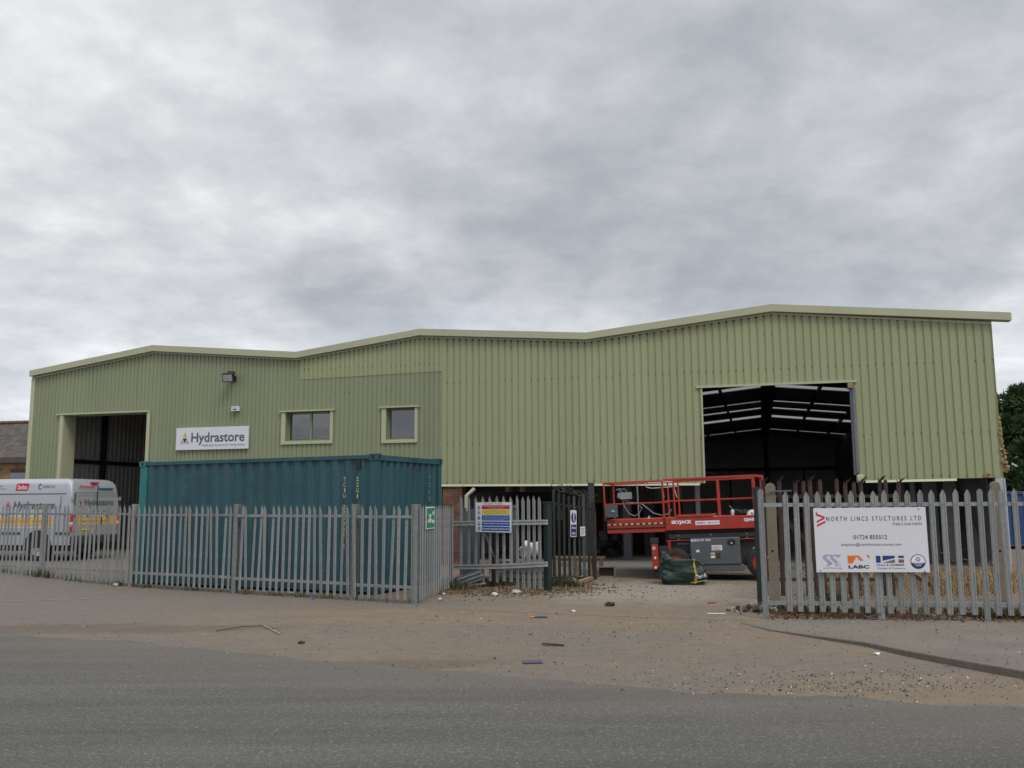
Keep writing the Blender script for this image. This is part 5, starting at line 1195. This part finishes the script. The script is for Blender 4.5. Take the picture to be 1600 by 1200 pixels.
o=thing('pallet','wooden pallet standing on the apron edge behind the dark gate leaf','pallet',gnd(868,903)+Vector((0,.35,0)),R(-4)); q=MB(); wp=1.15
q.box(0,wp,0,.12,.40,.45); q.box(0,wp,0,.12,0.02,.07); q.build('board','wood',o)
for x in (.02,.35,.5,.75,1.0):
    q=MB(); q.obox((x+.05,.06,.23),(.09,.1,.34),(0,R(random.uniform(-8,8)),0)); q.build('block','wood',o)
o=thing('timber_box','open timber box frame standing at the edge of the concrete apron','timber frame',gnd(936,901)+Vector((0,-.12,0)),R(-3)); w_=.36
q=MB(); q.box(0,w_,0,.10,.21,.235); q.box(w_-.035,w_,0,.10,0,.21); q.box(0,w_,0,.10,0,.02); q.build('rail','wood',o); q=MB(); q.box(0.0,w_-.035,.085,.09,.02,.21); q.build('back_board','black',o)
# clutter heaps inside the dark opening
for k_,(px_,py_,w_,h_) in enumerate(((948,872,.8,.7),(962,868,.6,.5))):
    p=gnd(px_,py_,.1); o=thing('clutter_heap',('dark heap of site materials just inside the building opening','smaller dark heap beside the inner steel column')[k_],'heap',p,0); q=MB()
    for i in range(14): q.obox((random.uniform(-w_/2,w_/2),random.uniform(0,.4),random.uniform(.05,h_)),(random.uniform(.1,.4),random.uniform(.1,.3),random.uniform(.1,.3)),(random.uniform(-.5,.5),random.uniform(-.5,.5),random.random()*3))
    q.build('debris','steel_dark',o)
# litter on the forecourt
def flat(w,d,m_,h=.012,tilt=0):
    def f(o): q=MB(); q.obox((0,0,h/2+.006+abs(tilt)*w*.3),(w,d,h),(R(random.uniform(-3,3)),tilt,0)); q.build('sheet',m_,o)
    return f
place('litter_card','flat dark card lying nearest the road','litter',832,1036,flat(.20,.12,'flatblue'),.1)
place('litter_bark','long brown wooden sliver lying on the forecourt','litter',864,1009,flat(.26,.05,'rust_brown',.015,.05),-.15)
def crisp(o): flat(.18,.10,'flatblue')(o); q=MB(); q.box(-.15,-.09,-.04,.05,.008,.016); q.build('corner','orange',o)
place('litter_packet','blue and orange flattened packet lying on the forecourt','litter',845,965,crisp,.05)
def blob(s_,m_):
    def f(o):
        q=MB()
        for i in range(7): q.obox((random.uniform(-s_,s_)*.6,random.uniform(-s_,s_)*.4,s_*.18+random.random()*s_*.3),(s_*.8,s_*.6,s_*.25),(random.uniform(-1,1),random.uniform(-1,1),random.random()*3))
        q.build('scrap',m_,o)
    return f
place('litter_cloth','black crumpled rag lying in the gateway','litter',953,947,blob(.09,'dark_cloth'))
place('litter_cup','white crushed cup lying in the gateway','litter',896,956,blob(.04,'paper'))
place('litter_paper','white crumpled paper at the corner of the palisade fence','litter',687,937,blob(.04,'paper'))
place('litter_paper','small white crumpled paper behind the fence corner by the weeds','litter',693,929,blob(.04,'paper'))
place('litter_bag','green tinted plastic scrap lying against the kerb','litter',1371,1024,blob(.04,'paper'))
place('litter_wrapper','narrow blue and white wrapper lying on the right pavement','litter',1560,1019,flat(.17,.04,'mblue'),-.1)
place('litter_board','long pale cardboard strip lying left of the right gate post','litter',1119,960,flat(.26,.05,'rock_white'),-.05)
place('litter_scrap','small white paper scrap in the gateway, nearest the green gate post','litter',1148,956,flat(.10,.05,'paper'),.3)
place('litter_scrap','small white paper scrap in the gateway, second from the green gate post','litter',1140,951.5,flat(.09,.05,'paper'),.1)
place('litter_scrap','reddish flat scrap lying in the gateway dust','litter',1112,943,flat(.13,.05,'lift_red'),.1)
place('litter_can','crushed silver can under the palisade fence in front of the container','litter',456,929,blob(.07,'lgrey'))
place('litter_can','blue crushed can under the palisade fence in front of the container','litter',490,936,blob(.05,'mblue'))
place('litter_brick','broken dark brick lying under the right fence','brick',1513,965,flat(.20,.10,'rust',.06),.2)
A_=gnd(338,987);B_=gnd(412,980);C_=gnd(438,992); q=MB(); q.tube([A_+Z*.01,A_.lerp(B_,.5)+Z*.03+Vector((0,.05,0)),B_+Z*.02],.006,5,0); q.tube([B_+Z*.02,C_+Z*.01],.009,5,1); tag(q.build('bent_cane',['bark','dry']),'long thin bent cane with pale end lying on the left forecourt','cane')
place('litter_strip','small bent brown strip on the forecourt right of the cane','litter',470,1006,blob(.05,'bark'))
# rubble at the gate post foot
def rub(o):
    q=MB()
    for i in range(60): s_=random.uniform(.02,.07); x=random.gauss(0,.28); q.obox((x,random.gauss(0,.10),s_*.4+.10*math.exp(-x*x*8)*random.random()),(s_*1.5,s_,s_),(random.random()*3,random.random()*3,random.random()*3),i%3)
    q.build('stones',['rock','conc_post','bark'],o)
place('rubble_heap','low heap of broken stones round the foot of the green gate post','rubble',1205,955,rub)

# ================================================================ VEGETATION, GRAVEL (uncountable)
def blades(name,spots,n,h,m_,w=.006,lean=.5,lab=None):
    q=MB()
    for (p,rad,k_) in spots:
        for i in range(int(n*k_)):
            x=p.x+random.gauss(0,rad); y=p.y+random.gauss(0,rad*.5); hh=h*random.uniform(.4,1.15)*min(1.3,.6+.4*k_); a=random.random()*6.28; l=random.uniform(0,lean)*hh
            dx,dy=math.cos(a),math.sin(a); z=zg(x,y)+.0; ww=w*random.uniform(.7,1.6); wx,wy=-dy*ww,dx*ww
            q.add([(x-wx,y-wy,z),(x+wx,y+wy,z),(x+wx*.7+dx*l*.4,y+wy*.7+dy*l*.4,z+hh*.6),(x-wx*.7+dx*l*.4,y-wy*.7+dy*l*.4,z+hh*.6),(x+dx*l,y+dy*l,z+hh)],[(0,1,2,3),(3,2,4)])
    o=q.build(name,m_); o['kind']='stuff'; return o
sp_=[]
for px_ in range(1212,1610,6): sp_.append((gnd(px_,957+random.uniform(-8,10)),.09,random.uniform(.4,1.5)))
for px_ in range(700,935,7): sp_.append((gnd(px_,922+random.uniform(-8,6)),.10,random.uniform(.3,1.3)))
blades('grass',sp_+[(gnd(710,920),.22,3),(gnd(722,922),.2,2),(gnd(700,928),.15,2)],36,.085,'dryred',.005,.9)
sp_=[(gnd(x,y),.16,k_) for x,y,k_ in ((716,922,3),(724,912,3),(760,915,3),(775,912,3),(790,914,3),(803,912,2),(745,917,2),(868,914,2.5),(880,917,3),(893,918,1.5),(1270,960,2),(1560,966,2),(1290,958,1.5),(1300,940,2),(1305,935,2),(1480,960,1),(1400,961,1),(1345,960,1),(1590,966,2),(1232,960,.8))]
blades('weeds',sp_,60,.15,'weed',.007,1.0)
sp_=[]
for px_ in range(-60,650,14):
    t=px_/650; p=P0.lerp(P1,t); sp_.append((p+Vector((random.uniform(-.1,.1),random.uniform(-.05,.1),0)),.08,random.choice((.1,.2,.3,.9))))
blades('weeds',sp_+[(P0.lerp(P1,80/650),.06,2),(P0.lerp(P1,100/650),.06,1.5),(P0.lerp(P1,230/650),.06,1)],34,.16,'weed',.005)
sp_=[]
for i in range(260):
    px_=random.uniform(1290,1640); py_=random.uniform(890,935)*.5+random.uniform(895,935)*.5; sp_.append((gnd(px_,py_),.12,random.uniform(.3,1)))
blades('dry_grass',sp_,34,.34,'dry',.005,.9)
blades('dry_grass',[(gnd(1470,932),.1,.5),(gnd(1505,930),.1,.4),(gnd(1330,934),.1,.4)],24,.8,'dry',.006,.5)
q=MB()
for i in range(2600):
    if i%2: px_=random.uniform(1200,1640); py_=random.gauss(962,5)
    else: px_=random.gauss(800,70) if i%4 else random.gauss(850,60); py_=random.gauss(924,4.5)-(px_-800)*.03
    p=gnd(px_,py_); s_=random.uniform(.008,.026); q.obox((p.x,p.y,.004+s_*.3),(s_*2,s_*1.2,s_*.5),(random.uniform(-.6,.6),random.uniform(-.6,.6),random.random()*6),random.choice((0,0,1,1,2,3)))
o=q.build('leaf_litter',['bark','dryred','weed','conc_post']); o['kind']='stuff'
# gravel
q=MB()
for i in range(2300):
    r=random.random()
    if r<.35: px_,py_=random.uniform(-20,1620),random.uniform(960,1110)
    elif r<.60: px_,py_=random.gauss(1350,170),random.gauss(1068,12)
    elif r<.8: px_,py_=random.gauss(1010,90),random.uniform(905,935)
    else: px_,py_=random.uniform(640,1620),random.uniform(930,1000)
    p=gnd(px_,py_)
    if p.y<lerp_edge(p.x)-.6 or p.y>21: continue
    s_=random.uniform(.003,.008)*(1.0 if random.random()<.97 else 2.2)
    if any((p-k_).length<.01 for k_ in ()): continue
    z=0
    # on the pavement the stones sit on its surface
    for a,b in zip(kt,kt[1:]):
        if a.x<=p.x<=b.x and p.y>a.y+(b.y-a.y)*(p.x-a.x)/(b.x-a.x)+.0 and p.y<FR0.y+(FR1.y-FR0.y)*(p.x-FR0.x)/(FR1.x-FR0.x): z=a.z+(b.z-a.z)*(p.x-a.x)/(b.x-a.x)
    q.obox((p.x,p.y,z+s_*.35+.004),(s_*2,s_*1.5,s_),(random.random()*3,random.random(),random.random()*3),random.choice((0,0,0,0,0,0,0,3,3,3,3,2,2,2,1)))
o=q.build('gravel',['kerbstone','rock_white','lift_grey','conc_post']); o['kind']='stuff'

# ================================================================ HOUSE (left)
HF=Frame((-28.5,44.5,0),R(-12))
hs=fthing('brick_house','tan brick house with dark tiled roof beyond the left end of the warehouse','house',HF)
hz=HF.z(0,715); hr=HF.z(0,662,3.2); xe=HF.u(60,700)
hx0,hx1=-12.0,HF.u(110,700)
q=MB(); q.box(hx0,hx1,0,6.4,0,hz); 
for xx in (hx0,hx1): q.add([(xx,0,hz),(xx,6.4,hz),(xx,3.2,hr-.15)],[(0,1,2)])
q.build('wall','brick_tan',hs)
for s_,(ya,yb) in enumerate(((-.35,3.2),(6.75,3.2))):
    q=MB(); ze=hz-.02; q.add([(hx0-.3,ya,ze),(hx1+.3,ya,ze),(hx1+.3,yb,hr),(hx0-.3,yb,hr),(hx0-.3,ya,ze-.1),(hx1+.3,ya,ze-.1),(hx1+.3,yb,hr-.1),(hx0-.3,yb,hr-.1)],[(0,1,2,3),(4,7,6,5),(0,4,5,1),(1,5,6,2),(0,3,7,4)]); q.build('roof','rooftile',hs)
q=MB(); x=hx0
while x<hx1: q.tube([(x,3.2,hr+.02),(x+.42,3.2,hr+.03)],.11,8); x+=.43
q.build('ridge_tiles','tile_edge',hs)
q=MB(); q.box(hx0-.3,hx1+.3,-.42,-.33,hz-.28,hz-.05); q.build('gutter','brown_trim',hs)
q=MB(); xa,za=HF.at(17,733,-.02); xb=HF.u(60,733); zb=za-1.3
q.box(xa,xb,-.03,.02,zb,za); q.box(xa-.0,xb,-.04,-.031,za-.18,za,1); q.build('window',['glass','brown_trim'],hs)
# ================================================================ RIGHT BACKGROUND
o=MB(); p=gnd(1576,858); zt=1.65+(785-775)/1400*p.y; o.box(0,5.5,0,2.4,.15,zt); o.box(-.05,5.55,-.05,2.45,zt,zt+.10)
for i in range(14): o.box(.2+i*.4,.28+i*.4,-.05,0,.15,zt)
o=o.build('blue_container','blueskip',bevel=.01); o.location=p; o.rotation_euler=(0,0,R(-12)); tag(o,'dark blue steel skip container beyond the right end of the warehouse','skip')
def tree(loc,H_,Rr,label,seed,base=.5,n=26000,mt='pine'):
    rnd=random.Random(seed); t=thing('tree',label,'tree',loc,0)
    q=MB(); q.tube([(0,0,0),(.05,0,H_*.3),(0,.05,H_*.6),(.03,0,H_*.92)],.22,8,r1=.04)
    for i in range(14):
        a=rnd.random()*6.28; z=H_*(.18+.06*i*.8); l=Rr*.75*(1-z/H_*.6); q.tube([(0,0,z),(math.cos(a)*l*.5,math.sin(a)*l*.5,z+l*.22),(math.cos(a)*l,math.sin(a)*l,z+l*.5)],.06,5,r1=.015)
    q.build('trunk','bark',t)
    c=MB(); cl=[]
    for i in range(120):
        z=base+(H_-base)*rnd.random()**.85; f=(z-base)/(H_-base); rad=Rr*(1-f**2.2)*rnd.uniform(.35,1.0)+.15; a=rnd.random()*6.28; cl.append((Vector((math.cos(a)*rad,math.sin(a)*rad,z)),rnd.uniform(.25,.62)*(1-.3*f)))
    for i in range(n):
        cc,rr_=cl[rnd.randrange(len(cl))]; d=Vector((rnd.gauss(0,1),rnd.gauss(0,1),rnd.gauss(0,1))).normalized()*rr_*rnd.uniform(.55,1.05)**.5; p_=cc+d
        up=(d.normalized()+Vector((0,0,.6))+Vector((rnd.gauss(0,.4),rnd.gauss(0,.4),rnd.gauss(0,.4)))).normalized(); s_=rnd.uniform(.08,.20)
        sd_=up.cross(Vector((rnd.gauss(0,1),rnd.gauss(0,1),rnd.gauss(0,1)))).normalized()*s_*.32
        c.add([p_-sd_,p_+sd_,p_+up*s_*1.6],[(0,1,2)])
    c.build('crown',mt,t); return t
p=gnd(1612,852); tree(Vector((p.x*1.12,p.y*1.12,0)),1.65+(785-612)/1400*p.y*1.12,2.2,'dense dark green conifer rising beyond the right end of the warehouse',3,n=42000)
tree(Vector((p.x*1.3+2.5,p.y*1.3,0)),6.6,2.6,'broader green tree farther right behind the conifer',5,n=16000)
print('objects',len(bpy.data.objects),'pales',cnt)
